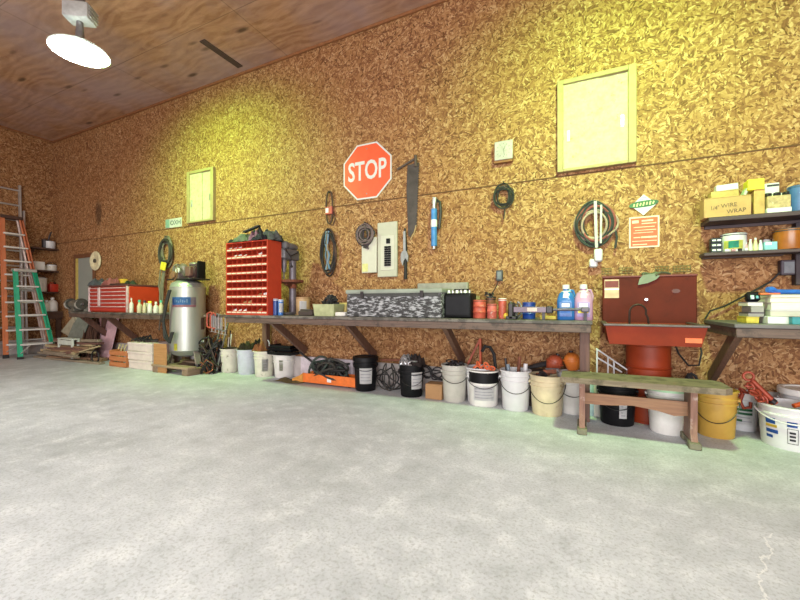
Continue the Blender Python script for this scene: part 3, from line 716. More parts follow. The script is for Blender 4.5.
# ------------------------------------------------------------------ cord coil on the wall beside the compressor
def coil(name, label, cat, c, rx, rz, m, n=5, wr=.009, group=None, Y=WALL - .03, seed=0, spread=.12, tail=None, extra=None, child='strap', child_m=None):
    rnd = random.Random(seed)
    t = thing(name, label, cat, c, group)
    x, _, z = c
    for k in range(n):
        mm = m[k % len(m)] if isinstance(m, list) else m
        fx, fz = 1 - spread * rnd.random(), 1 - spread * rnd.random(); ox, oz = rnd.uniform(-.1, .1) * rx, rnd.uniform(-.12, .02) * rz
        tl = rnd.uniform(-.06, .06)
        pts = []
        for j in range(30):
            a = 2 * PI * j / 30
            u, v = rx * fx * math.cos(a), rz * fz * math.sin(a)
            pts.append((x + ox + u * math.cos(tl) - v * math.sin(tl), Y - .008 - (k % 3) * wr * 1.1 - .006 * math.sin(2 * a + k), z + oz + u * math.sin(tl) + v * math.cos(tl)))
        MB().tube(pts, wr, 6, True).build('loop', mm, t)
    MB().cyl((x, WALL, z + rz * .93), (x, Y - .05, z + rz * .96), .006, n=8).build('hook', dark_mt, t)
    if tail: MB().tube(tail, wr, 6).build('tail', m[0] if isinstance(m, list) else m, t)
    return t
X0, Z0 = xat(168.5, WALL), zat(168, 252, WALL)
cc = mat('cord_grey', '6e6655', .7, var=.3); cd = mat('cord_dark', '33302b', .7)
zz = lambda py, px=168: zat(px, py, WALL)
t = coil('hose_coil', 'thick hank of grey hose with a yellow tag hung left of the compressor', 'hose', (X0, WALL, Z0), .185, .27, [cc, cd, cd], 10, .013, seed=4, spread=.45, tail=[(X0 - .08, 4.03, zz(262)), (X0 - .1, 4.0, zz(285)), (X0 - .02, 4.0, zz(305)), (X0 - .06, 3.98, zz(330))])
for k in range(3):
    MB().tube([(X0 + .02 * k, 4.03, zz(264)), (X0 - .05 + .03 * k, 4.0, zz(285)), (X0 + .04 * k - .03, 3.97, zz(300)), (X0 + .03 - .04 * k, 4.0, zz(322))], .012, 6).build('hanging_end', cc, t)
MB().box((xat(164.5, 4.0), 3.98, zz(267)), (.11, .02, .13), 0, .004, Euler((0, .25, .1))).build('tag', mat('tag_yellow', 'd9c832', .6), t)
# black hose hanging down beside the tank
t = thing('air_hose', 'black air hose hanging in long loops beside the silver tank', 'hose', (xat(166, 3.5), 3.46, .3))
for k in range(3):
    x = xat(165.5, 3.44) + .02 * k
    MB().tube([(x + .06, 3.45, 1.2), (x - .01, 3.44, 1.0), (x - .04 - .012 * k, 3.43, .75), (x - .01, 3.43, .52 + .03 * k), (x + .05, 3.45, .45), (x + .09, 3.47, .6)], .013, 7).build('loop', black_rb, t)
# licence plate
xa, xb_ = xat(166, WALL), xat(182, WALL); zc = zat(174, 223, WALL)
t = thing('licence_plate', 'small pale plate with dark characters on the wall above the hose coil', 'plate', ((xa + xb_) / 2, WALL, zc))
MB().bb(xa, xb_, WALL - .006, WALL, zc - .075, zc + .075, .003).build('plate', mat('plate_pale', 'bdb9b6', .5), t)
MB().bb(xa + .0, xa + .1, WALL - .009, WALL - .006, zc - .07, zc + .07).build('badge', mat('badge_teal', '7f9f95', .5), t)
text_mesh('lettering', 'OXH', .11, mat('plate_ink', '39485e', .6), t, (xa + .26, WALL - .009, zc), sx=1.1)
# clamps hanging on the bench end and dark hose heap
for k in range(5):
    px = 208.5 + k * 2.7; x = xat(px, 3.6); y = 3.62 + .01 * k
    zt_ = zat(px, 313 + k * .8, 3.6); mm = mat('clamp_red', 'a8483a', .5) if k in (0, 1) else grey_mt
    t = thing('c_clamp', ['red clamp hanging leftmost beside the compressor', 'second red clamp hanging beside the compressor', 'grey clamp hanging third from the compressor', 'grey clamp hanging fourth from the compressor', 'grey clamp hanging nearest the bench end'][k], 'clamp', (x, y, zt_ - .2), 'clamps hanging at the left end of the long bench')
    MB().tube([(x + .045, y, zt_ - .03), (x + .05, y, zt_), (x, y, zt_ + .01), (x - .05, y, zt_ - .01), (x - .055, y, zt_ - .12), (x - .05, y, zt_ - .19), (x, y, zt_ - .205), (x + .05, y, zt_ - .2)], .011, 7).build('frame', mm, t)
    MB().cyl((x + .045, y, zt_ - .03), (x + .045, y, zt_ - .26), .006, n=8).cyl((x + .01, y, zt_ - .255), (x + .08, y, zt_ - .255), .004, n=6).build('screw', steel, t)
rail = MB().bb(xat(206, 3.68), -4.095, 3.64, 3.70, BT - .05, BT - .01, .003)
tag(rehome(rail.build('clamp_rail', wood_bx), (xat(212, 3.67), 3.67, BT - .05)), 'short timber rail at the bench end from which the clamps hang', 'rail')
def tangle(name, label, cat, c, rx, ry, rz, m, n=5, wr=.012, seed=0, group=None, base=0):
    rnd = random.Random(seed); x, y, z = c
    t = thing(name, label, cat, c, group)
    for k in range(n):
        p1, p2, p3 = rnd.uniform(0, 6), rnd.uniform(0, 6), rnd.uniform(0, 6); f = rnd.choice([1, 2, 2, 3])
        pts = []
        for j in range(36):
            a = 2 * PI * j / 36; rr = .6 + .4 * math.sin(f * a + p1)
            pts.append((x + rx * rr * math.cos(a + p3), y + ry * rr * math.sin(a + p3), z + wr + rz * (.5 + .5 * math.sin(a * (1 + k % 2) + p2)) * (.45 + .55 * (k + 1) / n)))
        MB().tube(pts, wr, 6, True).build('cable_loop', m[k % len(m)] if isinstance(m, list) else m, t)
    return t
hx0 = xat(209.5, 3.85)
tangle('hose_heap', 'tall dark heap of hose and chain between compressor and white buckets', 'hose', (hx0 + .02, 3.86, 0), .22, .12, .52, [black_rb, mat('hose_brown', '3d2c24', .7), dark_mt], 14, .012, 91)
tangle('chain_heap', 'rust-brown wire heap at the foot of the leftmost white bucket', 'wire', (hx0 + .12, 3.72, 0), .12, .08, .22, [rust, dark_mt], 6, .008, 92)
for k in range(4):
    x = hx0 + .06 + .05 * k
    lean('hanging_rod', (x, 3.80, .03), (x + .02 - .02 * (k % 2), 4.0, .72 - .06 * (k % 3)), .02, .02, [grey_mt, rust, dark_mt, grey_mt][k], ['grey rod leaning leftmost behind the hanging clamps', 'rusty rod leaning behind the hanging clamps', 'dark rod leaning behind the hanging clamps', 'grey rod leaning nearest the long bench end'][k], 'rod', 'rods leaning behind the hanging clamps')
# ================================================================== LONG WORKBENCH
MX0, MX1, MY = -4.035, .075, 3.35
mb = workbench('long wooden workbench running along the wall up to the red sink', MX0, MX1, MY, [xat(272, 3.45), xat(347, 3.45), xat(445, 3.45)], [(.02, 3.62), (-4.0, 4.0)])
Z = BT
# red bin cabinet
bx0, bx1, by0, by1 = xat(226, 3.37), xat(267.5, 3.37), 3.37, 3.60
bz1 = zat(240, 242, 3.37)
t = thing('bin_cabinet', 'red pigeonhole cabinet of nine rows on the long workbench', 'bin cabinet', ((bx0 + bx1) / 2, by0, Z))
br = mat('bin_red', 'a93420', .45, var=.12, scale=5); bsd = mat('bin_side', 'b23a22', .45, var=.1)
MB().bb(bx0, bx0 + .012, by0, by1, Z, bz1).bb(bx1 - .012, bx1, by0, by1, Z, bz1).bb(bx0 + .012, bx1 - .012, by0, by1, bz1 - .012, bz1).bb(bx0 + .012, bx1 - .012, by0, by1, Z, Z + .012).bb(bx0 + .012, bx1 - .012, by1 - .01, by1, Z + .012, bz1 - .012).build('carcass', bsd, t)
NR, NC = 9, 8
hh = (bz1 - Z - .03) / NR; ww = (bx1 - bx0 - .024) / NC
d = MB()
for k in range(1, NC): d.bb(bx0 + .012 + k * ww - .003, bx0 + .012 + k * ww + .003, by0 + .012, by1 - .01, Z + .012, bz1 - .012)
d.build('dividers', br, t)
for k in range(NR):
    zz0 = Z + .012 + k * hh
    s = MB().bb(bx0 + .012, bx1 - .012, by0 + .008, by1 - .01, zz0, zz0 + .005).bb(bx0 + .012, bx1 - .012, by0 + .003, by0 + .008, zz0, zz0 + .04).build('shelf', br, t)
    for q in range(NC): MB().bb(bx0 + .018 + q * ww, bx0 + .006 + (q + 1) * ww, by0 - .001, by0 + .003, zz0 + .012, zz0 + .028).build('label_holder', mat('bin_label', 'cfc4ae', .6, var=.2), s)
rnd = random.Random(11)
for k, q in [(8, 0), (8, 1), (8, 2), (7, 1), (7, 2), (7, 3), (7, 6), (1, 4), (1, 3), (0, 1), (0, 2), (0, 3), (0, 6), (2, 6), (2, 7)]:
    x = bx0 + .012 + (q + .5) * ww; z = Z + .012 + k * hh + .006
    m = lab_w if (k > 6 or rnd.random() < .4) else card
    b = MB().beam((x - .03, by0 + .03, z + .02), (x + .025, by0 + .05 + .03 * rnd.random(), z + .045), .06, .035, .004, rnd.random())
    o = b.build('small_packet', m)
    row = 9 - k
    tag(rehome(o, (x, by0 + .04, z)), 'packet in row %s, hole %s of the red bin cabinet' % (['one', 'two', 'three', 'four', 'five', 'six', 'seven', 'eight', 'nine'][row - 1], ['one', 'two', 'three', 'four', 'five', 'six', 'seven', 'eight'][q]), 'packet', 'packets in the red bin cabinet')
cm = (bx0 + bx1) / 2
cloths = [(-.24, .0, .28, .2, .07, '2f3336', 'dark rag at the left end on the red bin cabinet'), (-.18, .06, .2, .14, .12, '8a8f86', 'pale grey rag behind the dark one on the red bin cabinet'), (.2, -.08, .16, .12, .09, '3a3a42', 'small dark rag at the front right on the red bin cabinet'), (-.1, -.03, .26, .2, .12, '79866c', 'grey-green rag on the red bin cabinet'), (.04, .05, .34, .2, .19, '43484a', 'tall charcoal rag heap in the middle of the red bin cabinet'), (.1, -.05, .16, .14, .14, '9c6f87', 'mauve rag on the red bin cabinet'), (.27, .04, .26, .2, .15, '666a68', 'grey rag at the right end on the red bin cabinet')]
for k, (dx, dy, sx, sy, h, c, lb) in enumerate(cloths):
    rag('rag', (cm + dx, (by0 + by1) / 2 + dy, bz1), sx, sy, h, mat('rag_' + c, c, .9, var=.35, scale=25), lb, 'rag', k + 20, 'rags heaped on the red bin cabinet')
lean('rasp', (cm - .1, by0 + .06, bz1 + .13), (cm + .12, by0 + .1, bz1 + .2), .05, .02, dark_mt, 'dark flat file lying on the rags on the red bin cabinet', 'file')

# drill press
hx, hy = xat(289.5, 3.80), 3.80
t = thing('drill_press', 'grey benchtop drill press standing right of the red bin cabinet', 'drill press', (hx, hy, Z))
dg = mat('drill_grey', '6d6c70', .45, .3, var=.2)
MB().bb(hx - .11, hx + .11, hy - .17, hy + .14, Z, Z + .03, .01).build('base', mat('drill_base', '77767a', .5, .3), t)
MB().cyl((hx, hy + .06, Z + .03), (hx, hy + .06, 1.6), .045, n=20).build('column', mat('column_grey', '7b757c', .5, .4), t)
MB().lathe([(0, 1.265), (.11, 1.265), (.165, 1.275), (.17, 1.30), (.165, 1.305), (.06, 1.30), (0, 1.30)], (hx + .03, hy - .02, 0), 32).cyl((hx, hy + .06, 1.20), (hx, hy + .06, 1.30), .055, n=18).beam((hx, hy + .06, 1.24), (hx + .01, hy - .09, 1.255), .05, .04).build('table', rust, t)
hd = MB().bb(hx - .075, hx + .075, hy - .17, hy + .12, 1.56, 1.70, .03, 3)
hd.cyl((hx, hy - .10, 1.70), (hx, hy - .10, 1.79), .08, .065, 24, .015).cyl((hx, hy + .06, 1.70), (hx, hy + .06, 1.77), .07, .06, 24, .015).bb(hx - .07, hx + .07, hy - .08, hy + .06, 1.70, 1.775, .02)
hd.build('head', dg, t)
MB().bb(hx - .028, hx + .035, hy - .174, hy - .17, 1.58, 1.69).build('front_plate', lab_w, t)
MB().cyl((hx, hy - .10, 1.46), (hx, hy - .10, 1.565), .032, n=18).cyl((hx, hy - .1, 1.40), (hx, hy - .1, 1.46), .024, .03, 16).cyl((hx, hy - .1, 1.32), (hx, hy - .1, 1.4), .008, n=10).build('spindle', mat('column_grey', '7b757c', .5, .4), t)
for a in range(3):
    an = .5 + a * 2 * PI / 3
    MB().cyl((hx + .09, hy - .08, 1.6), (hx + .11, hy - .08 + .13 * math.cos(an), 1.6 + .13 * math.sin(an)), .006, n=8).ball((hx + .11, hy - .08 + .13 * math.cos(an), 1.6 + .13 * math.sin(an)), .016, n=10).build('feed_handle', dark_mt, t)
MB().cyl((hx - .085, hy + .02, 1.63), (hx - .13, hy + .02, 1.63), .05, n=18, bev=.008).build('motor_end', dg, t)

def can(c, r, h, m, label, name='can', cat='can', lab=None, lid=None, group=None, a_span=.7, ribs=0):
    x, y, z = c
    t = thing(name, label, cat, c, group)
    prof = [(0, z), (r * .97, z), (r, z + .006)]
    for k in range(ribs):
        zr = z + h * (k + 1) / (ribs + 1); prof += [(r, zr - .008), (r + .006, zr), (r, zr + .008)]
    prof += [(r, z + h - .008), (r + .003, z + h - .006), (r + .003, z + h), (r - .004, z + h), (r - .006, z + h - .01), (0, z + h - .01)]
    MB().lathe(prof, (x, y, 0), 28).build('body', m, t)
    if lid: MB().lathe([(0, z + h + .008), (r * .8, z + h + .008), (r * 1.02, z + h + .004), (r * 1.02, z + h - .014), (r * 1.005, z + h - .014)], (x, y, 0), 28).build('lid', lid, t)
    if lab:
        a = math.atan2(-y, -x)
        MB().patch((x, y, 0), r, r, z + h * .2, z + h * .8, a - a_span, a + a_span, .002, 10).build('label', lab, t)
    return t
can((xat(275.8, 3.47), 3.47, Z), .03, .19, mat('can_navy', '2a4a86', .35), 'left blue spray can at the foot of the drill press', 'spray_can', 'spray can', None, lab_w, 'blue spray cans by the drill press')
can((xat(280.8, 3.46), 3.46, Z), .03, .18, mat('can_blue2', '3a6fb6', .35), 'right blue-and-white spray can at the foot of the drill press', 'spray_can', 'spray can', lab_w, lab_w, 'blue spray cans by the drill press')
can((xat(303, 3.75), 3.75, Z), .085, .215, mat('can_cream', 'b79a6e', .5, var=.2), 'tan round can with a white label right of the drill press', 'can', 'can', lab_w, card, None, .5)
tag(rehome(MB().bb(xat(299, 3.5), xat(313, 3.5), 3.48, 3.6, Z, Z + .055, .008).bb(xat(300, 3.5), xat(312, 3.5), 3.49, 3.59, Z + .05, Z + .075, .01).build('dark_tray', mat('tray_brown', '3f3330', .6)), (xat(306, 3.5), 3.54, Z)), 'low dark tray in front of the tan can', 'tray')
# tubs
def tub(c, sx, sy, h, m, label, name='tub', wall=.006):
    x, y, z = c
    t = thing(name, label, name, c)
    P = lambda k, zz: [(x - sx * k / 2, y - sy * k / 2, zz), (x + sx * k / 2, y - sy * k / 2, zz), (x + sx * k / 2, y + sy * k / 2, zz), (x - sx * k / 2, y + sy * k / 2, zz)]
    b = MB(); L = [[b.bm.verts.new(p) for p in q] for q in (P(.9, z), P(1, z + h), P(1.03, z + h), P(1.03, z + h + .008), P(.97, z + h + .008), P(.88, z + .01))]
    b.bm.faces.new(L[0]); b.bm.faces.new(L[-1])
    for A, B in zip(L, L[1:]):
        for i in range(4): b.bm.faces.new((A[i], A[(i + 1) % 4], B[(i + 1) % 4], B[i]))
    b.build('body', m, t, 30); return t
tx0, tx1 = xat(314, 3.5), xat(335, 3.5); tc = ((tx0 + tx1) / 2, 3.58, Z)
tub(tc, tx1 - tx0, .2, .125, mat('tub_green', 'a9ad84', .5), 'pale green open tub on the long workbench with black cord heaped in it')
tangle('cord_heap', 'black cord heaped in the pale green tub', 'cord', (tc[0] + .03, 3.58, Z + .03), .1, .07, .19, black_rb, 6, .014, 3)
tag(rehome(MB().bb(xat(335.5, 3.72), xat(347, 3.72), 3.7, 3.85, Z, Z + .15, .01).build('carton', mat('carton_yellow', 'c4b06c', .7)), (xat(341, 3.72), 3.77, Z)), 'yellowish carton between the green tub and the long weathered chest', 'box')
tag(rehome(MB().bb(xat(335, 3.5), xat(345, 3.5), 3.5, 3.62, Z, Z + .045, .006).build('paper_pad', paper), (xat(340, 3.5), 3.56, Z)), 'white pad lying at the left foot of the weathered chest', 'pad')
# weathered long chest
q0, q1, qy = xat(346.5, 3.44), xat(441.5, 3.44), 3.44; qz = zat(394, 289, 3.44)
t = thing('storage_chest', 'long black chest with flaking white paint on the long workbench', 'chest', ((q0 + q1) / 2, qy, Z))
fl = mat('flaked_paint', '2f2d2f', .65, var=.4, scale=34, col2='9b9ba0', patch=.47, stretch=(.45, 1, 1.3))
ll = mat('chest_lid_grey', '858b80', .7, var=.15, scale=5, col2='6f7267', patch=.3)
MB().bb(q0, q1, qy, qy + .33, Z, qz - .045, .01).build('body', fl, t)
MB().bb(q0 - .008, q1 + .008, qy - .012, qy + .34, qz - .045, qz, .012, 2).build('lid', ll, t)
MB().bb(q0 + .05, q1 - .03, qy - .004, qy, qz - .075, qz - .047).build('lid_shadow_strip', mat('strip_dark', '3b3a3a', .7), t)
for x in (q0 + .2, q1 - .2): MB().bb(x - .02, x + .02, qy - .016, qy - .0005, qz - .09, qz - .02, .003).build('latch', dark_mt, t)
tag(rehome(MB().bb(xat(418, 3.95), xat(468, 3.95), 3.93, 4.0, Z, zat(440, 283, 3.95), .008).build('white_board', mat('board_white', '96938b', .7)), (xat(440, 3.95), 3.96, Z)), 'whitish panel standing against the wall behind chest and black case', 'panel')
# black case with zigzag top
k0, k1, ky = xat(444, 3.5), xat(471, 3.5), 3.5; kz = zat(457, 293, 3.5)
t = thing('battery_charger', 'black case with silver studs along its top, right of the weathered chest', 'case', ((k0 + k1) / 2, ky, Z))
MB().bb(k0, k1, ky, ky + .22, Z, kz, .02, 3).build('body', black_pl, t)
MB().bb(k0 + .015, k1 - .015, ky - .004, ky + .004, Z + .03, kz - .03, .003).build('front_panel', mat('case_front', '18181d', .5, spec=.2), t)
for j in range(6):
    x = k0 + .03 + (k1 - k0 - .06) * j / 5
    MB().cyl((x, ky + .06, kz - .002), (x, ky + .06, kz + .03), .017, .012, 10).build('stud', steel if j % 2 else lab_w, t)
MB().tube([(k0 + .05, ky + .14, kz - .005), (k0 + .06, ky + .14, kz + .035), (k1 - .06, ky + .14, kz + .035), (k1 - .05, ky + .14, kz - .005)], .009, 7).build('handle', black_pl, t)
tub((xat(473, 3.82), 3.84, Z), .1, .12, .21, mat('yl', 'c8bb8e', .6), 'yellowish open box behind the black case and red cans', 'box')
# red cans
cr = mat('can_red', 'b4503f', .45, var=.25, scale=20, col2='c9a79a', patch=.32); cr2 = mat('can_pink', 'b55a50', .45, var=.25, scale=24, col2='d2b6ae', patch=.36)
can((xat(479.5, 3.6), 3.6, Z), .062, .17, cr, 'wide red can right beside the black case', 'paint_can', 'can', None, rust, 'red cans on the long workbench', ribs=2)
can((xat(492, 3.58), 3.58, Z), .045, .135, cr2, 'short pinkish-red can between two taller red cans', 'paint_can', 'can', None, rust, 'red cans on the long workbench', ribs=1)
can((xat(502.5, 3.58), 3.58, Z), .036, .18, cr, 'slim tall red can beside the bar clamp jaw', 'paint_can', 'can', None, lab_w, 'red cans on the long workbench')
can((xat(490, 3.72), 3.74, Z), .05, .19, rust, 'rusty can standing behind the red cans', 'paint_can', 'can', None, dark_mt)
tangle('wire_heap', 'bit of dark wire lying on top of the rusty can', 'wire', (xat(490, 3.72), 3.74, Z + .195), .06, .04, .05, dark_mt, 3, .005, 5)
tag(rehome(MB().ball((xat(506.5, 3.47), 3.47, Z + .028), .028).build('yellow_ball', mat('ball_yellow', 'd0b03a', .4)), (xat(506.5, 3.47), 3.47, Z)), 'small yellow ball at the foot of the clamp jaw', 'ball')
# bar clamp standing on the bench
ay = 3.43; a0, a1, a2 = xat(512, ay), xat(548, ay), xat(588, ay); za = zat(530, 309.5, ay)
t = thing('bar_clamp', 'long clamp lying in front of blue can and jugs, with a mauve bar', 'clamp', (a0, ay, Z))
mv = mat('mauve_metal', '6b5c68', .45, .4, var=.2)
MB().bb(a0 - .03, a0 + .015, ay - .03, ay + .1, Z, Z + .15, .01).bb(a0 - .05, a0 + .04, ay - .03, ay + .06, Z, Z + .03, .006).build('fixed_jaw', dark_mt, t)
MB().bb(a0 + .015, a1, ay - .022, ay + .02, za - .026, za + .024, .004).build('bar', mv, t)
MB().bb(a0 + .13, a0 + .21, ay - .0235, ay - .022, za - .016, za + .016).build('label', mat('lab_pink', 'cfb9b4', .6), t)
MB().bb(a1 - .015, a1 + .04, ay - .03, ay + .03, za - .032, za + .03, .008).build('sliding_jaw', dark_mt, t)
MB().cyl((a1 + .04, ay, za), (a2, ay, za + .004), .011, n=10).build('screw', mat('screw_mauve', '5d5562', .5, .3), t)
MB().bb(a2 - .05, a2 + .01, ay - .035, ay + .03, za - .018, za + .02, .006).build('handle', mat('screw_mauve', '5d5562', .5, .3), t)
for x in (a0 + .26, a2 - .02): MB().bb(x - .012, x + .012, ay - .012, ay + .012, Z, za - .02).build('foot', dark_mt, t)
can((xat(529, 3.62), 3.62, Z), .056, .145, mat('can_deep_blue', '1c3f94', .35), 'squat blue ribbed can behind the bar clamp', 'can', 'can', None, mat('lid_blue', '2a3f7a', .4), None, ribs=2)
tag(rehome(MB().bb(xat(540, 3.55), xat(557, 3.55), 3.52, 3.6, Z, Z + .03, .006).build('yellow_level', mat('level_yellow', 'b8993c', .5)), (xat(548, 3.55), 3.56, Z)), 'flat yellow tool lying left of the blue jug', 'tool')
tangle('wire_heap', 'loose grey wire behind the clamp jaw', 'wire', (xat(516, 3.6), 3.62, Z), .06, .05, .15, grey_mt, 4, .006, 9)
# jugs
def gallon(px, m, cap, labm, label, y=3.53):
    x = xat(px, y); z = Z; r = .07
    t = thing('jug', label, 'jug', (x, y, z), 'plastic jugs at the right end of the long workbench')
    b = MB()
    secs = [(.92, 0), (1, .012), (1, .16), (.95, .185), (.75, .225), (.42, .245), (.34, .25), (.34, .27)]
    L = []
    for k, zz in secs:
        ring = []
        for i in range(28):
            a = 2 * PI * i / 28; sq = 4.5 if k > .7 else 2.2
            cc_, ss_ = math.cos(a), math.sin(a); q = (abs(cc_) ** sq + abs(ss_) ** sq) ** (-1 / sq)
            ring.append(b.bm.verts.new((x + r * k * q * cc_, y + r * .95 * k * q * ss_, z + zz)))
        L.append(ring)
    b.bm.faces.new(L[0]); b.bm.faces.new(L[-1])
    for A, B in zip(L, L[1:]):
        for i in range(28): b.bm.faces.new((A[i], A[(i + 1) % 28], B[(i + 1) % 28], B[i]))
    b.build('body', m, t)
    MB().lathe([(0, z + .262), (r * .42, z + .262), (r * .4, z + .298), (0, z + .3)], (x, y, 0), 18).build('cap', cap, t)
    MB().tube([(x + r * .3, y + .03, z + .25), (x + r * .75, y + .03, z + .25), (x + r * .95, y + .03, z + .2), (x + r * .9, y + .03, z + .165)], .012, 7).build('handle', m, t)
    L_ = MB().bb(x - .048, x + .048, y - .070, y - .0672, z + .03, z + .15, .001).build('label', labm, t)
    MB().bb(x - .04, x + .035, y - .0715, y - .0702, z + .06, z + .085).build('label_band', ink_b if m is jb else ink_y, L_)
    MB().bb(x - .03, x + .03, y - .0715, y - .0702, z + .11, z + .14).build('label_mark', lab_w, L_)
    sh = MB().lathe([(r * .95, z + .187), (r * .78, z + .222), (r * .45, z + .246)], (x, y, 0), 24); sh.build('shoulder', cap, t)
    return t
jb = mat('jug_blue', '2f6cb0', .2, var=.1, trans=.1); jp = mat('jug_pink', 'b98fae', .25, var=.1, trans=.15)
gallon(566, jb, white_cl, mat('jug_label_b', '4d6fb0', .5, var=.3, scale=40), 'blue jug with a white cap at the right end of the long workbench')
gallon(583.5, jp, white_cl, mat('jug_label_p', '9a86b8', .5, var=.3, scale=40), 'pink jug with a white cap at the right end of the long workbench')

# ================================================================== ON THE WALL
def octo(R): return [(R * math.cos(PI / 8 + k * PI / 4), R * math.sin(PI / 8 + k * PI / 4)) for k in range(8)]
ox, oz = xat(367.3, WALL), zat(367, 171.5, WALL); flat = .345 / math.cos(PI / 8)
t = thing('stop_sign', 'red octagonal stop sign with white border on the wall', 'sign', (ox, WALL, oz))
MB().prism([(ox + a, oz + b) for a, b in octo(flat)], WALL - .012, WALL - .008).build('border', white_cl, t)
MB().prism([(ox + a, oz + b) for a, b in octo(flat * .945)], WALL - .014, WALL - .0118).build('face', mat('sign_red', 'e0542f', .45, var=.12, scale=9, col2='b04a34', patch=.18), t)
text_mesh('lettering', 'STOP', .33, white_cl, t, (ox, WALL - .0145, oz - .0), sx=.70, bold=.006)
for dz in (oz + .28, oz - .28): MB().cyl((ox, WALL - .016, dz), (ox, WALL - .0135, dz), .009, n=10).build('bolt', grey_mt, t)
# belt with red tag
x = xat(330.5, WALL); zt_, zb_ = zat(329, 192, WALL), zat(329, 224, WALL)
t = thing('drive_belt', 'narrow dark belt with a red tag hung left of the stop sign', 'belt', (x, WALL, zb_))
bl = []
for k in range(28):
    a = 2 * PI * k / 28
    bl.append((x + .05 * math.copysign(abs(math.cos(a)) ** .7, math.cos(a)), WALL - .025, (zt_ + zb_) / 2 + (zt_ - zb_) / 2 * math.sin(a)))
MB().tube(bl, .011, 6, True).build('belt', mat('belt_brown', '4b3328', .7), t)
MB().bb(x - .055, x + .055, WALL - .045, WALL - .004, zat(329, 215, WALL), zat(329, 207.5, WALL), .004).build('tag', mat('tag_red', 'b5544a', .6), t)
MB().bb(x - .045, x + .0, WALL - .047, WALL - .045, zat(329, 213.5, WALL), zat(329, 209, WALL)).build('tag_print', lab_w, t)
MB().cyl((x, WALL, zt_ - .02), (x, WALL - .05, zt_ - .015), .006, n=8).build('hook', dark_mt, t)
MB().tube([(x + .06, WALL - .02, zb_ + .15), (x + .09, WALL - .02, zb_ + .05), (x + .05, WALL - .02, zb_ - .03), (x - .01, WALL - .02, zb_)], .006, 6).build('cord', mat('belt_brown', '4b3328', .7), t)
coil('drive_belts', 'bundle of long black belts and hoses hung below the red-tagged belt', 'belt', (xat(330.5, WALL), WALL, zat(329, 252, WALL)), .13, .305, [black_rb, mat('belt_brown', '4b3328', .7), black_rb], 8, .009, seed=8, spread=.4)
t = thing('hose_bundle', 'blue-grey hose bundle inside the black belts on the wall', 'hose', (xat(329, WALL), WALL, zat(329, 252, WALL)))
xb0 = xat(330.5, WALL)
for k in range(4): MB().tube([(xb0 + .01 * k - .02, 4.045, zat(329, 232, WALL)), (xb0 - .03 + .03 * (k % 2), 4.03, zat(329, 245, WALL)), (xb0 + .03 - .02 * k, 4.035, zat(329, 256, WALL)), (xb0 - .02 + .02 * k, 4.03, zat(329, 270, WALL))], .014, 6).build('strand', [mat('hose_blue', '5a7891', .5), mat('hose_tan', '8a7357', .6), cd, mat('hose_blue', '5a7891', .5)][k], t)
# electrical panel
e0, e1 = xat(378.5, WALL), xat(398, WALL); ez0, ez1 = zat(388, 277, WALL), zat(388, 222.5, WALL)
t = thing('breaker_panel', 'grey electrical panel with a column of black breakers', 'electrical panel', ((e0 + e1) / 2, WALL, ez0))
pg = mat('panel_grey', 'b4b1a2', .5, var=.06); pg2 = mat('panel_door', 'c0bcb0', .5, var=.05)
MB().bb(e0, e1, WALL - .03, WALL, ez0, ez1, .006).build('cover', pg, t)
i0, i1 = e0 + .05, e0 + .235; iz0, iz1 = ez0 + .08, ez0 + .50
MB().bb(i0, i1, WALL - .036, WALL - .03, iz0, iz1, .003).build('inner_plate', pg2, t)
for side in (0, 1):
    for k in range(9):
        x0 = i0 + .055 + side * .045; zz0 = iz0 + .05 + k * .027
        MB().bb(x0, x0 + .04, WALL - .05, WALL - .036, zz0, zz0 + .023, .002).build('breaker', black_pl, t)
MB().bb(i0 + .08, i0 + .13, WALL - .05, WALL - .036, iz1 - .1, iz1 - .04, .003).build('main_breaker', black_pl, t)
g0 = xat(363.5, WALL); gz0, gz1 = zat(371, 273, WALL), zat(371, 238, WALL)
dr = MB().bb(g0, e0 - .002, WALL - .045, WALL - .03, gz0, gz1, .004).build('open_door', pg2, t)
MB().bb(g0 + .01, g0 + .09, WALL - .048, WALL - .045, gz0 + .015, gz0 + .115).build('yellow_note', mat('note_yellow', 'cfca8a', .7), dr)
# wire spool coil over the panel
coil('wire_coil', 'round coil of dark wire hung at the upper left of the electrical panel', 'wire', (xat(368, WALL), WALL, zat(367, 235, WALL)), .135, .15, [mat('wire_plum', '3d2d37', .6), cd, mat('wire_pale', '6d5c5c', .6)], 14, .008, seed=15, spread=.75, Y=WALL - .05, tail=[(xat(367, WALL) + .03, 4.04, zat(367, 243, WALL)), (xat(371, WALL), 4.035, zat(367, 250, WALL)), (xat(366, WALL), 4.035, zat(367, 248, WALL))])
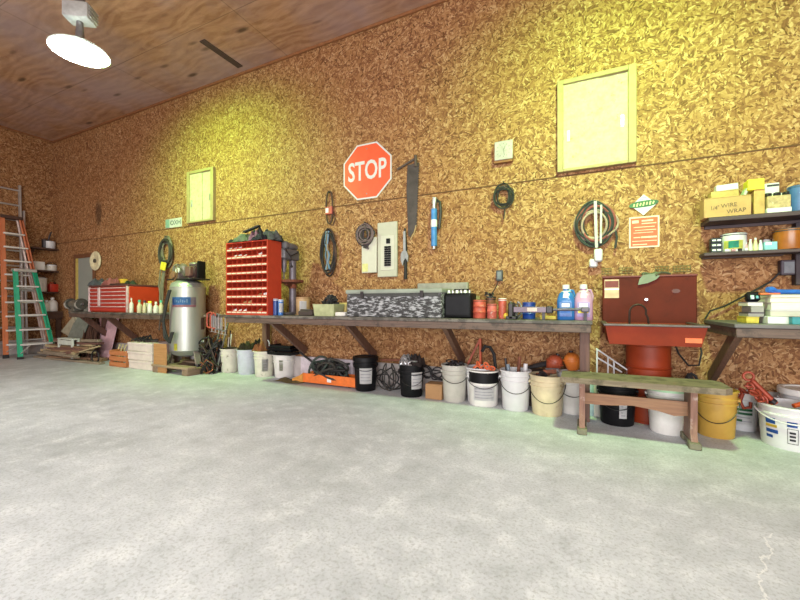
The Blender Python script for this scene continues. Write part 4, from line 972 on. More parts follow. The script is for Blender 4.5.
# big saw
s0 = lambda px: xat(px, WALL); sz = lambda py, px=412: zat(px, py, WALL)
t = thing('crosscut_saw', 'big old dark crosscut saw hanging point down right of the stop sign', 'saw', (s0(413), WALL, sz(235)))
left = [(s0(408), sz(165)), (s0(407), sz(190)), (s0(408), sz(215)), (s0(409), sz(236))]
right_top, right_bot = (s0(419), sz(164)), (s0(416.5), sz(228))
poly = left + [(s0(411), sz(237))]
N = 26
for k in range(N):
    u = k / N; x = right_bot[0] + (right_top[0] - right_bot[0]) * u; z = right_bot[1] + (right_top[1] - right_bot[1]) * u
    poly.append((x, z)); poly.append((x + .016, z + (right_top[1] - right_bot[1]) / N * .6))
poly.append(right_top)
MB().prism(poly, WALL - .016, WALL - .012).build('blade', mat('saw_dark', '4f4846', .55, .5, var=.3, scale=10), t)
MB().tube([(s0(398.5), WALL - .03, sz(168)), (s0(405), WALL - .03, sz(165)), (s0(413), WALL - .02, sz(161)), (s0(417), WALL - .02, sz(159.5))], .014, 8).cyl((s0(416.5), WALL - .02, sz(168)), (s0(416.5), WALL - .03, sz(157)), .018, n=12).build('handle', mat('saw_handle', '51423b', .7), t)
MB().tube([(s0(416.5), WALL - .012, sz(226)), (s0(415), WALL - .02, sz(233)), (s0(411), WALL - .02, sz(240))], .008, 6).build('lower_handle', mat('bare_wood', 'a98c63', .7), t)
t = thing('adjustable_wrench', 'silver adjustable wrench hanging in front of the saw tip', 'wrench', (s0(406), WALL, sz(265)))
wy_ = WALL - .035
MB().prism([(s0(404.4), sz(231)), (s0(406.6), sz(231)), (s0(406.8), sz(252)), (s0(404.4), sz(252))], wy_, wy_ + .012).build('shaft', mat('wrench_steel', '97999b', .45, .5), t)
MB().prism([(s0(403.6), sz(251)), (s0(407.6), sz(251)), (s0(409.5), sz(256)), (s0(409), sz(262)), (s0(406.8), sz(258)), (s0(405), sz(261)), (s0(404), sz(265.5)), (s0(402), sz(260)), (s0(402.2), sz(254))], wy_ - .006, wy_ + .016).build('jaw', mat('wrench_steel', '97999b', .45, .5), t)
t = tag(rehome(MB().tube([(s0(405.5), WALL - .016, sz(228)), (s0(406.5), WALL - .016, sz(250)), (s0(406), WALL - .015, sz(279))], [.012, .018, .022], 8).build('leather_strap', black_rb), (s0(406), WALL, sz(279))), 'dark strap hanging behind the silver wrench', 'strap')
# blue grease gun
gx_ = s0(435.3)
t = thing('grease_gun', 'blue grease gun hanging on the wall right of the saw', 'grease gun', (gx_, WALL, sz(249, 433)))
Yg = WALL - .04
MB().cyl((gx_, Yg, sz(247, 433)), (gx_, Yg, sz(210, 433)), .034, n=20, bev=.004).build('barrel', mat('gun_blue', '3f7fc0', .4), t)
MB().cyl((gx_, Yg, sz(212, 433)), (gx_ + .005, Yg, sz(203, 433)), .022, n=16).cyl((gx_ + .005, Yg, sz(205, 433)), (gx_ + .01, Yg, sz(199, 433)), .03, n=16, bev=.005).build('head', steel, t)
MB().cyl((gx_, Yg - .002, sz(228, 433)), (gx_, Yg - .002, sz(221, 433)), .036, n=20).build('label', lab_w, t)
MB().cyl((gx_, Yg, sz(249.5, 433)), (gx_, Yg, sz(246, 433)), .02, n=14).build('end_cap', steel, t)
MB().tube([(gx_ + .02, Yg, sz(201, 433)), (gx_ + .07, Yg, sz(204, 433)), (gx_ + .08, Yg, sz(214, 433)), (gx_ + .06, Yg, sz(230, 433))], .016, 7).build('lever', dark_mt, t)
MB().cyl((gx_ + .01, WALL, sz(199.5, 433)), (gx_ + .01, WALL - .07, sz(199, 433)), .006, n=8).build('hook', dark_mt, t)
# clock
c0, c1 = xat(495.5, WALL), xat(513.5, WALL); cz0, cz1 = zat(504, 161.5, WALL), zat(504, 143, WALL)
t = thing('wall_clock', 'square white wall clock on a wooden backing high on the wall', 'clock', ((c0 + c1) / 2, WALL, cz0))
MB().bb(c0 - .012, c1 - .004, WALL - .05, WALL - .001, cz0 - .025, cz1 - .01, .004).build('backing', mat('clock_wood', '8a5a34', .6), t)
MB().bb(c0 + .002, c1 + .002, WALL - .062, WALL - .05, cz0, cz1, .004).build('face', mat('clock_face', 'b3a8a8', .7, spec=.2), t)
cmx, cmz = (c0 + c1) / 2, (cz0 + cz1) / 2
for k in range(12):
    a = k * PI / 6; MB().box((cmx + .066 * math.sin(a), WALL - .0625, cmz + .066 * math.cos(a)), (.004, .002, .014), 0, 0, Euler((0, a, 0))).build('hour_mark', mat('mark_grey', '5d636c', .6), t)
for a, l in ((.5, .045), (2.9, .06)):
    MB().beam((cmx, WALL - .064, cmz), (cmx + l * math.sin(a), WALL - .064, cmz + l * math.cos(a)), .004, .002).build('hand', mat('hand_grey', '3c4450', .5), t)
# cable loops
Xc = xat(504.5, WALL)
coil('cable_coil', 'black cable coil hung on the wall below the square clock', 'cable', (Xc, WALL, zat(503, 197, WALL)), .105, .145, [cd, black_rb], 8, .0065, seed=21, spread=.5, tail=[(Xc - .02, 4.06, zat(503, 206, WALL)), (Xc + .01, 4.06, zat(503, 211, WALL)), (Xc, 4.06, zat(503, 220, WALL))])
t = thing('wall_outlet', 'small dark outlet box on the wall above the red cans', 'outlet', (xat(500, WALL), WALL, zat(500, 281, WALL)))
ox_ = xat(500, WALL)
MB().bb(ox_ - .033, ox_ + .033, WALL - .04, WALL - .001, zat(500, 281, WALL), zat(500, 270.5, WALL), .004).build('box', mat('outlet_dark', '3c3f45', .5), t)
MB().bb(ox_ - .02, ox_ + .02, WALL - .043, WALL - .04, zat(500, 279, WALL), zat(500, 272, WALL)).build('socket', mat('outlet_grey', '6a6e74', .5), t)
MB().tube([(ox_ - .01, WALL - .02, zat(500, 280, WALL)), (ox_ - .04, WALL - .015, zat(500, 287, WALL)), (ox_ - .1, WALL - .02, zat(500, 296, WALL)), (ox_ - .13, WALL - .02, .89)], .005, 6).build('cord', cd, t)
# hose coil with white strap
Xh, Zh = xat(595, WALL), zat(595, 224, WALL)
coil('hose_coil', 'big coil of dark and red hose strapped in white above the sink', 'hose', (Xh, WALL, Zh), .18, .215, [mat('hose_black', '2f3532', .5), mat('hose_red', '8b4a44', .6), mat('hose_pale', '9b8577', .6), mat('hose_black', '2f3532', .5)], 12, .0105, seed=30, spread=.42, tail=[(Xh + .16, 4.05, Zh - .05), (Xh + .18, 4.05, Zh - .15), (Xh + .165, 4.05, Zh - .25)])
t = thing('cable_strap', 'white strap hanging through the big hose coil above the sink', 'strap', (Xh + .02, WALL, Zh - .3))
ws = mat('strap_white', 'b3aeb0', .6)
MB().beam((Xh + .0, WALL - .085, Zh + .2), (Xh + .01, WALL - .085, Zh - .24), .026, .006, .001, PI / 2).beam((Xh + .05, WALL - .083, Zh + .16), (Xh + .045, WALL - .083, Zh - .2), .018, .005, .001, PI / 2).build('strap', ws, t)
MB().bb(Xh - .01, Xh + .06, WALL - .10, WALL - .006, Zh - .37, Zh - .25, .012).bb(Xh - .05, Xh + .02, WALL - .07, WALL - .03, Zh - .42, Zh - .34, .012).build('buckle', white_cl, t)
# diamond sign
dxx, dzz = xat(643.5, WALL), zat(643.5, 205, WALL)
t = thing('diamond_sign', 'small white diamond sign with a green oval, above the red notice', 'sign', (dxx, WALL, dzz))
MB().prism([(dxx + .1, dzz), (dxx, dzz + .095), (dxx - .1, dzz), (dxx, dzz - .095)], WALL - .008, WALL - .001).build('plate', white_cl, t)
ov = [(dxx + .115 * math.copysign(abs(math.cos(a)) ** .7, math.cos(a)), dzz + .008 + .03 * math.sin(a) + .05 * math.cos(a) * .2) for a in [2 * PI * k / 28 for k in range(28)]]
MB().prism(ov, WALL - .011, WALL - .008).build('oval', mat('oval_green', '2c5a35', .5), t)
for k in range(7): MB().box((dxx - .075 + .025 * k, WALL - .0115, dzz + .001 + .0022 * k), (.012, .002, .026 + .008 * (k % 2)), 0, 0, Euler((0, .25, 0))).build('lettering', mat('oval_text', 'b9c48a', .6), t)
for k in range(2): MB().bb(dxx - .035 + .012 * k, dxx + .035 - .012 * k, WALL - .009, WALL - .008, dzz + .045 + .016 * k, dzz + .054 + .016 * k).build('small_print', mat('print_blue', '8d9dc0', .6), t)
# red notice
n0, n1 = xat(629, WALL), xat(659.3, WALL); nz0, nz1 = zat(644, 247.5, WALL), zat(644, 216.5, WALL)
t = thing('notice_board', 'square red notice with white border and print left of the shelves', 'notice', ((n0 + n1) / 2, WALL, nz0))
MB().bb(n0, n1, WALL - .006, WALL, nz0, nz1).build('border', mat('notice_border', 'd8c4b4', .6), t)
MB().bb(n0 + .012, n1 - .012, WALL - .0075, WALL - .006, nz0 + .012, nz1 - .012).build('face', mat('notice_red', 'c0583c', .6, var=.15), t)
nm = mat('notice_print', 'dcb5a2', .6)
for k, (a, b, z, h) in enumerate([(.1, .32, .84, .09), (.42, .8, .86, .05), (.42, .9, .77, .03), (.15, .85, .66, .025), (.2, .9, .56, .02), (.15, .8, .48, .02), (.4, .92, .33, .05), (.15, .38, .33, .03), (.1, .92, .21, .02), (.12, .6, .1, .03)]):
    w = n1 - n0; h_ = nz1 - nz0
    MB().bb(n0 + w * a, n0 + w * b, WALL - .0085, WALL - .0075, nz0 + h_ * (z - h / 2), nz0 + h_ * (z + h / 2)).build('print_line', nm, t)
# wire rack rows above the sink
for k, (pa, pb_, lb) in enumerate([(602, 611, 'leftmost'), (619, 632, 'second'), (655, 668, 'third'), (673, 690, 'rightmost')]):
    xa, xb_ = xat(pa, WALL), xat(pb_, WALL); zz = zat(645, 269.5, WALL)
    t = thing('wire_rack', lb + ' of the four small wire racks on the wall above the sink', 'rack', ((xa + xb_) / 2, WALL, zz), 'small wire racks above the sink')
    b = MB()
    for dz in (-.03, -.005, .02): b.tube([(xa, WALL, zz + dz), (xa + .002, WALL - .02, zz + dz), (xb_ - .002, WALL - .02, zz + dz), (xb_, WALL, zz + dz)], .0035, 5)
    n = max(3, int((xb_ - xa) / .022))
    for j in range(n + 1): x = xa + (xb_ - xa) * j / n; b.cyl((x, WALL - .02, zz - .035), (x, WALL - .02, zz + .025), .003, n=6)
    b.build('wire_grid', mat('rack_wire', '6a5a38', .6), t)
# ================================================================== PARTS-WASHER SINK
S0, S1, SY0, SY1 = .164, .812, 3.40, 3.93
t = thing('parts_washer', 'red-brown parts washer sink on a drum with a tall splash panel', 'sink', (.49, 3.65, 0))
sr = mat('sink_red', '7d2c14', .6, spec=.25, var=.2, scale=5); sp_ = mat('panel_red', '571c0e', .65, spec=.2, var=.25, scale=4, col2='43150b', patch=.35); rimm = mat('sink_rim', '5d5350', .5, .3)
drm = mat('drum_red', '8f3415', .5, spec=.35, var=.2, scale=5)
b = MB()
def q(k, z, dy=0): return [(S0 + k, SY0 + k + dy, z), (S1 - k, SY0 + k + dy, z), (S1 - k, SY1 - k * .3, z), (S0 + k, SY1 - k * .3, z)]
zt_, zb_ = .835, .685
L = [[b.bm.verts.new(p) for p in r] for r in (q(.03, zb_), q(0, zt_), q(.03, zt_), q(.06, zb_ + .015))]
b.bm.faces.new(L[0]); b.bm.faces.new(L[-1])
for A, B in zip(L, L[1:]):
    for i in range(4): b.bm.faces.new((A[i], A[(i + 1) % 4], B[(i + 1) % 4], B[i]))
b.build('basin', sr, t, 30)
rm = MB().bb(S0 - .012, S1 + .012, SY0 - .012, SY0 + .025, zt_ - .006, zt_ + .012, .004).bb(S0 - .012, S0 + .025, SY0 + .025, SY1, zt_ - .006, zt_ + .012, .004).bb(S1 - .025, S1 + .012, SY0 + .025, SY1, zt_ - .006, zt_ + .012, .004).build('rim', rimm, t)
P0, P1 = xat(602.5, SY1), xat(697, SY1); PZ = zat(650, 275.5, SY1)
MB().bb(P0, P1, SY1, SY1 + .035, zb_ + .05, PZ, .006).build('splash_panel', sp_, t)
MB().bb(P0 - .004, P1 + .004, SY1 - .008, SY1 + .04, PZ - .012, PZ + .004, .003).build('panel_edge', mat('panel_edge', '6b2c1e', .5), t)
l0, l1 = xat(604.5, SY1), xat(619, SY1)
lab = MB().bb(l0, l1, SY1 - .003, SY1, zat(612, 298, SY1), zat(612, 279.5, SY1)).build('label', mat('sink_label', 'c9a98d', .6), t)
MB().bb(l0 + .004, l1 - .004, SY1 - .0045, SY1 - .003, zat(612, 287.5, SY1), zat(612, 281, SY1)).build('label_picture', mat('label_maroon', '76302c', .6), lab)
MB().bb(l0, l1, SY1 - .0045, SY1 - .003, zat(612, 290, SY1), zat(612, 288.5, SY1)).build('label_band', lab_w, lab)
MB().cyl((xat(646, SY1), SY1, zat(646, 299.5, SY1)), (xat(646, SY1), SY1 - .02, zat(646, 299.5, SY1)), .012, n=12).build('knob', steel, t)
xk = xat(676, SY1); zk = zat(676, 291, SY1)
MB().prism([(xk + .03 * math.cos(a), zk + .018 * math.sin(a)) for a in [2 * PI * k / 14 for k in range(14)]], SY1 - .003, SY1).build('dent', mat('dent_brown', '57271c', .5), t)
f0, f1 = xat(629.5, 3.75), xat(646.5, 3.75)
zf = zat(636, 304.5, 3.75)
fp = [(f0, 3.75, zb_ + .04), (f0, 3.75, zt_), (f0, 3.75, zf - .07)] + [((f0 + f1) / 2 - (f1 - f0) / 2 * math.cos(a), 3.75, zf - .07 + .07 * math.sin(a)) for a in [PI * k / 10 for k in range(1, 10)]] + [(f1 - .005, 3.75, zf - .08), (f1 + .01, 3.75, zt_ + .05), (f1 + .015, 3.75, zt_)]
MB().tube(fp, .008, 8).build('faucet_hose', mat('faucet_dark', '3a2c28', .4, .5), t)
dxm, dym, dr_ = .515, 3.895, .165
MB().lathe([(0, .004), (dr_ - .004, .004), (dr_ + .004, .0), (dr_ + .004, .015), (dr_, .02), (dr_, .23), (dr_ + .008, .24), (dr_, .25), (dr_, .45), (dr_ + .008, .46), (dr_, .47), (dr_, .64), (dr_ + .004, .645), (dr_ + .004, .668), (dr_ - .008, .668), (dr_ - .01, .655), (0, .655)], (dxm, dym, 0), 40).build('drum', drm, t)
MB().bb(dxm - .1, dxm + .1, dym - .1, dym + .02, .656, zb_ - .001).build('spacer', dark_mt, t)
MB().tube([(.66, 3.66, .69), (.70, 3.72, .6), (.78, 3.8, .5), (.86, 3.85, .5), (.88, 3.86, .6), (.87, 3.9, .72)], .007, 7).build('power_cord', black_rb, t)
MB().bb(S1 - .13, S1 - .03, SY0 + .014, SY0 + .018, .715, .75).build('red_tag', or_p, t)
# green cloth over the panel edge
gc = mat('green_grey_cloth', '7a8071', .85, var=.15)
pc = [(638, 285), (639.5, 279), (643, 275), (650, 274.2), (655, 273.6), (660, 275.8), (656, 279.5), (648, 283)]
t = thing('shop_cloth', 'grey-green cloth draped over the top edge of the red splash panel', 'cloth', (xat(648, SY1), SY1, PZ))
MB().prism([(xat(a, SY1 - .02), zat(a, b_, SY1 - .02)) for a, b_ in pc], SY1 - .02, SY1 - .011).build('front_fold', gc, t)
MB().grid(lambda u, v: Vector((xat(642, SY1) + .12 * u, SY1 - .016 + .06 * v, PZ + .008 + .02 * math.sin(PI * v) + .006 * math.sin(9 * u))), 8, 5, .004).build('back_fold', gc, t)
tag(rehome(MB().tube([(xat(655, SY1), SY1 - .02, PZ + .0), (xat(660, SY1), SY1 - .01, PZ + .022), (xat(666, SY1), SY1 + .01, PZ + .022), (xat(671, SY1), SY1 + .03, PZ + .012)], .010, 7).build('black_strap', mat('strap_olive', '4a4a38', .7)), (xat(663, SY1), SY1, PZ)), 'dark strap lying along the top edge of the red splash panel', 'strap')

# ================================================================== RIGHT BENCH + SHELVES
RB0, RB1 = .945, 2.5
workbench('dark workbench at the right edge carrying stacked papers', RB0, RB1, 3.35, [RB0 + .045], [(RB1 - .1, 3.6)], mat('bench_dark_top', '5d5a58', .5, var=.25, scale=7))
shd = wood('shelf_dark', '33262a', '4d3b3d', 0)
t = thing('wall_shelf', 'long upper dark shelf on the right with cardboard boxes on it', 'shelf', (1.4, 3.97, 1.665))
MB().bb(.925, 2.1, 3.85, WALL - .002, 1.665, 1.70, .004).build('shelf_board', shd, t)
xbk = xat(705, 4.0)
MB().bb(.95, 2.1, WALL - .025, WALL - .002, 1.64, 1.664).build('cleat', shd, t)
t = thing('wall_shelf', 'long lower dark shelf on the right with small boxes and tubs', 'shelf', (1.4, 3.97, 1.39))
MB().bb(xat(697, 4.09), 2.1, 3.88, 4.028, 1.392, 1.42, .004).build('shelf_board', shd, t)
MB().bb(.93, 1.44, 4.0285, WALL - .002, 1.385, 1.415).build('cleat', shd, t)
t = thing('shelf_upright', 'dark post under the upper shelf at the right edge, behind the amber jar', 'post', (xat(796, 4.05), 4.06, 1.15))
xu = xat(795, 4.04)
MB().bb(xu, xu + .10, 4.03, 4.098, 1.15, 1.639, .004).build('post', mat('post_dark', '33262c', .6), t)
t = thing('wall_outlet', 'dark outlet box under the lower shelf at the right edge', 'outlet', (xat(788, 4.05), WALL, 1.22))
xo_ = xat(788, 4.06)
MB().bb(xo_ - .05, xo_ + .06, WALL - .06, WALL - .001, zat(788, 275, 4.05), zat(788, 260, 4.05), .005).build('box', mat('outlet_plum', '3a2f3a', .5), t)
MB().bb(xo_ - .03, xo_ + .03, WALL - .063, WALL - .06, zat(788, 273, 4.05), zat(788, 262, 4.05)).build('socket', mat('outlet_grey', '6a6e74', .5), t)
MB().tube([(xo_ - .03, WALL - .05, zat(786, 269, 4.05)), (xat(770, 4.06), 4.06, zat(770, 282, 4.06)), (xat(750, 4.07), 4.07, zat(750, 293, 4.07)), (xat(725, 4.07), 4.07, zat(725, 306, 4.07)), (xat(710, 4.06), 4.06, zat(710, 311, 4.06)), (xat(705, 4.04), 4.04, .872)], .007, 7).build('cord', black_rb, t)
# --- top shelf
T1 = 1.70
def carton(x0, x1, y0, y1, z, h, m, label, name='cardboard_box', cat='box', flaps=True, group=None):
    t = thing(name, label, cat, ((x0 + x1) / 2, (y0 + y1) / 2, z), group)
    MB().bb(x0, x1, y0, y1, z, z + h, .003).build('body', m, t)
    if flaps:
        MB().bb(x0 - .001, x1 + .001, y0 - .001, (y0 + y1) / 2 - .002, z + h, z + h + .004).build('flap', m, t)
        MB().bb(x0 - .001, x1 + .001, (y0 + y1) / 2 + .002, y1 + .001, z + h, z + h + .004).build('flap', m, t)
    return t
w0, w1 = xat(704, 3.87), xat(751.5, 3.87)
wbxo = carton(w0, w1, 3.87, 4.0, T1, zat(728, 197, 3.87) - T1, mat('card_a', 'b08c5c', .8, var=.1), 'wide cardboard box with hand-written WIRE WRAP on the upper shelf')
mk = mat('marker', '6b5540', .8)
text_mesh('handwriting', '1/4"', .045, mk, wbxo, (w0 + .07, 3.8685, T1 + .075), tilt=.05, sx=.8)
text_mesh('handwriting', 'WIRE', .045, mk, wbxo, (w0 + .16, 3.8685, T1 + .088), tilt=.06, sx=.95)
text_mesh('handwriting', 'WRAP', .045, mk, wbxo, (w0 + .205, 3.8685, T1 + .04), tilt=.06, sx=.95)
h1 = zat(728, 197, 3.87) + .004
carton(xat(711, 3.9), xat(739, 3.9), 3.9, 3.99, h1, zat(725, 191, 3.9) - h1, mat('card_b', 'b59a5c', .8), 'small tan carton on top of the wide cardboard box')
h2 = zat(725, 191, 3.9) + .004
tag(rehome(MB().box(((xat(716, 3.93) + xat(738, 3.93)) / 2, 3.95, h2 + .03), (xat(738, 3.93) - xat(716, 3.93), .06, .05), 0, .003, Euler((0, -.04, 0))).build('white_packet', white_cl), (xat(727, 3.93), 3.95, h2)), 'white printed packet on top of the small tan carton', 'packet')
carton(xat(754, 3.9), xat(765, 3.9), 3.9, 4.0, T1, zat(760, 190, 3.9) - T1, mat('card_c', 'b8935a', .8), 'narrow upright tan carton under the yellow box on the upper shelf')
hy_ = zat(760, 190, 3.9) + .004
carton(xat(747.5, 3.9), xat(764, 3.9), 3.89, 3.99, hy_, zat(757, 179, 3.9) - hy_, mat('card_yellow', 'd8c838', .6), 'bright yellow box on top of the narrow tan carton', flaps=False)
tag(rehome(MB().beam((xat(743, 3.95), 3.96, zat(743, 196, 3.95)), (xat(750, 3.95), 3.96, zat(748, 183, 3.95)), .09, .02, .003).build('catalogue', mat('pale_green', 'b4c0a8', .6)), (xat(746, 3.95), 3.96, zat(746, 196, 3.95))), 'pale tilted booklet left of the bright yellow box', 'booklet')
c0, c1 = xat(767, 3.88), xat(792, 3.88); hh_ = zat(780, 195, 3.88) - T1
bt = thing('open_tray', 'white-edged open tray full of small parts on the upper shelf', 'tray', ((c0 + c1) / 2, 3.94, T1))
MB().bb(c0, c1, 3.88, 4.02, T1, T1 + .04, .003).build('base', white_cl, bt)
MB().bb(c0 + .004, c1 - .004, 3.883, 4.015, T1 + .04, T1 + hh_, .003).build('body', mat('tray_beige', 'b39b72', .7, var=.35, scale=40, col2='d6cdb8', patch=.35), bt)
rr_ = random.Random(4)
for k in range(7):
    x = c0 + .02 + k * (c1 - c0 - .04) / 6
    tag(rehome(MB().box((x, 3.92 + .03 * (k % 3), T1 + hh_ + .016), (.04, .03, .028), rr_.uniform(0, 2), .005).build('fitting', [dark_mt, lab_w, rust][k % 3]), (x, 3.93, T1 + hh_)), 'small fitting lying on the open tray of the upper shelf', 'fitting', 'small fittings on the open tray')
wbx2 = carton(xat(765.5, 4.02), xat(780, 4.02), 4.03, 4.08, T1, zat(772, 183, 4.03) - T1, white_cl, 'white card box with dark print standing behind the open tray', flaps=False)
MB().bb(xat(767, 4.03), xat(779, 4.03), 4.0285, 4.03, zat(772, 186.5, 4.03), zat(772, 184.5, 4.03)).build('print_band', ink, wbx2)
can((xat(799, 3.93), 3.93, T1), .065, zat(799, 187, 3.93) - T1, mat('jar_navy', '3d5f8e', .35), 'blue jar at the right end of the upper shelf', 'jar', 'jar', None, mat('jar_lid', '34506f', .4))
# --- lower shelf
T2 = 1.42
for k in range(2):
    for j in range(3):
        x0 = xat(711 + 5 * k, 3.92); zz = T2 + j * .04
        t = carton(x0, x0 + .038, 3.91, 3.98, zz + .001, .038, mat('box_navy', '262a38', .6), 'small dark box, %s of the %s stack at the left of the lower shelf' % (['bottom', 'middle', 'top'][j], ['left', 'right'][k]), 'small_box', 'box', False, 'small dark boxes on the lower shelf')
        MB().bb(x0 + .006, x0 + .03, 3.9085, 3.91, zz + .014, zz + .026).build('label', lab_w, t)
wt = can((xat(733.5, 3.97), 3.975, T2), .083, zat(734, 234.5, 3.97) - T2, white_cl, 'white tub with green and yellow label and dark lid on the lower shelf', 'tub', 'tub', None, mat('lid_navy', '2c3040', .4))
xa_, ya_ = xat(733.5, 3.97), 3.975; an = math.atan2(-ya_, -xa_)
MB().patch((xa_, ya_, 0), .083, .083, T2 + .02, T2 + .09, an - .75, an + .75, .002).build('label', mat('lab_yellow', 'd3cf6a', .6), wt)
MB().patch((xa_, ya_, 0), .085, .085, T2 + .03, T2 + .085, an - .35, an + .4, .002).build('label_mark', mat('lab_teal', '2f9a8a', .6), wt)
for k, (px, h, m, lb) in enumerate([(746, .06, mat('tube_pink', 'b98d94', .5), 'small pinkish tube right of the white tub'), (750.5, .08, wb, 'taller white tube right of the pinkish tube'), (755.5, .09, mat('tube_yellow', 'cfc79a', .5), 'pale yellow tube left of the light blue box'), (760.5, .07, white_cl, 'white tube touching the light blue box')]):
    x = xat(px, 3.93)
    t = thing('tube', lb, 'tube', (x, 3.93, T2), 'small tubes on the lower shelf')
    MB().lathe([(0, T2), (.014, T2), (.015, T2 + .02), (.012, T2 + h * .7), (.006, T2 + h), (0, T2 + h)], (x, 3.93, 0), 14).build('body', m, t)
    MB().cyl((x, 3.93, T2 + h - .002), (x, 3.93, T2 + h + .014), .007, n=10).build('cap', white_cl, t)
for k in range(4):
    x = xat(727 + 6.5 * k, 3.895)
    tag(rehome(MB().box((x, 3.897, T2 + .012), (.03, .02, .022), .4 * k, .004).build('sachet', [lab_w, mat('tube_pink', 'b98d94', .5), dark_mt, lab_w][k]), (x, 3.897, T2)), ['white bit lying before the white tub, leftmost', 'pink bit lying before the white tub', 'dark bit lying by the small tubes', 'white bit lying by the small tubes'][k], 'packet', 'small bits on the lower shelf edge')
bb_ = carton(xat(764, 3.92), xat(777, 3.92), 3.91, 4.0, T2, .065, mat('box_sky', '7fb4c4', .6), 'light blue box on the lower shelf left of the brown jar', 'small_box', 'box', False)
MB().bb(xat(765, 3.92), xat(771, 3.92), 3.9085, 3.91, T2 + .04, T2 + .06).build('label', lab_w, bb_)
tag(rehome(MB().box((xat(768, 4.0), 4.03, T2 + .05), (.05, .04, .1), .2, .01).build('white_bottle', white_cl), (xat(768, 4.0), 4.03, T2)), 'white bottle behind the light blue box', 'bottle')
bj = can((xat(789.5, 3.95), 3.965, T2), .092, zat(788, 230, 3.95) - T2, mat('jar_amber', '94551f', .25, var=.2), 'large amber jar with black lid at the right of the lower shelf', 'jar', 'jar', None, mat('lid_teal', '23343a', .4))

# --- papers on the right bench
py0 = 3.45
def pad(x0, x1, y0, y1, z, h, m, label, group='papers stacked on the right bench', spine=None, rz=0, cat='magazine', name='magazine'):
    t = thing(name, label, cat, ((x0 + x1) / 2, (y0 + y1) / 2, z), group)
    MB().box(((x0 + x1) / 2, (y0 + y1) / 2, z + h / 2), (x1 - x0, y1 - y0, h - .001), rz, .002).build('pages', m, t)
    if spine: MB().box(((x0 + x1) / 2, (y0 + y1) / 2 - .001, z + h - .002), (x1 - x0 + .004, y1 - y0 + .004, .004), rz).build('cover', spine, t)
    return t
pz = BT
pag = mat('pages', 'd8d4c6', .8, var=.12, stretch=(1, 1, 60)); grp = mat('pages_grey', '8f8b88', .8, var=.2, stretch=(1, 1, 60))
X = lambda px: xat(px, py0)
yl_ = mat('cover_yellow', 'c2b03c', .6); tl_ = mat('cover_teal', '1f7f86', .5)
L1 = [(742, 757, .045, yl_, yl_, 'yellow-covered booklet at the bottom of the left paper stack'), (744, 762, .03, grp, ink, 'grey binder second from the bottom of the left paper stack'), (747, 762, .045, grp, None, 'thick grey ledger in the middle of the left paper stack'), (743.5, 761, .03, pag, mat('cover_slate', '55555f', .6), 'slate-covered binder on top of the left paper stack')]
z = pz
for a, b_, h, m, sp2, lb in L1:
    pad(X(a + 6), X(b_ + 4) , py0 + .03, py0 + .21, z, h, m, lb, spine=sp2); z += h
zl = z
L2 = [(757.5, 785, .05, white_cl, None, 'white ream at the bottom front of the right paper stack'), (762, 800, .045, mat('pages_b', 'b9b5aa', .8, var=.2, stretch=(1, 1, 60)), white_cl, 'white folder second from the bottom of the right paper stack'), (763, 806, .05, pag, None, 'thick cream catalogue in the middle of the right paper stack'), (762, 810, .035, pag, mat('cover_red', 'b6aa92', .6), 'cream magazine near the top of the right paper stack'), (763, 812, .02, pag, mat('cover_greenish', '9aa58e', .6), 'greenish magazine on top of the right paper stack')]
z = pz
for k, (a, b_, h, m, sp2, lb) in enumerate(L2):
    pad(X(a + 6) + .012, X(b_ + 4), py0 - (.03 if k == 0 else 0) , py0 + .2, z, h, m, lb, spine=sp2, rz=.0); z += h
zr = z
pad(xat(790, 3.40), xat(800, 3.40), 3.37, 3.415, pz, .05, tl_, 'teal booklet at the front edge of the right paper stack', spine=tl_)
pad(xat(801, 3.40), xat(815, 3.40), 3.37, 3.415, pz, .04, white_cl, 'white pad right of the teal booklet', spine=None)
t = thing('phone', 'small black calculator-like gadget on the left paper stack', 'gadget', (X(757), py0 + .1, zl))
MB().box((X(757), py0 + .08, zl + .035), (.075, .05, .068), 0, .01, Euler((-.3, 0, 0))).build('body', black_pl, t)
MB().box((X(755), py0 + .047, zl + .033), (.02, .01, .03), 0, .002, Euler((-.3, 0, 0))).build('screen', mat('screen_pale', 'a9c8c4', .4), t)
MB().box((X(760), py0 + .047, zl + .033), (.014, .01, .02), 0, .002, Euler((-.3, 0, 0))).build('button_pad', mat('screen_teal', '5fa0a8', .4), t)
t = thing('scrub_brush', 'bright blue long-handled brush lying on top of the right paper stack', 'brush', (X(775), py0 + .05, zr))
MB().tube([(X(769), py0 + .03, zr + .035), (X(774), py0 + .04, zr + .032), (X(780), py0 + .05, zr + .02), (X(812), py0 + .09, zr + .018)], [.018, .026, .017, .016], 8).build('handle', mat('brush_blue', '2f68c0', .35), t)
pad(X(762), X(782), py0 + .02, py0 + .06, zr, .012, or_p, 'red pencil-like strip under the blue brush', cat='strip', name='strip')

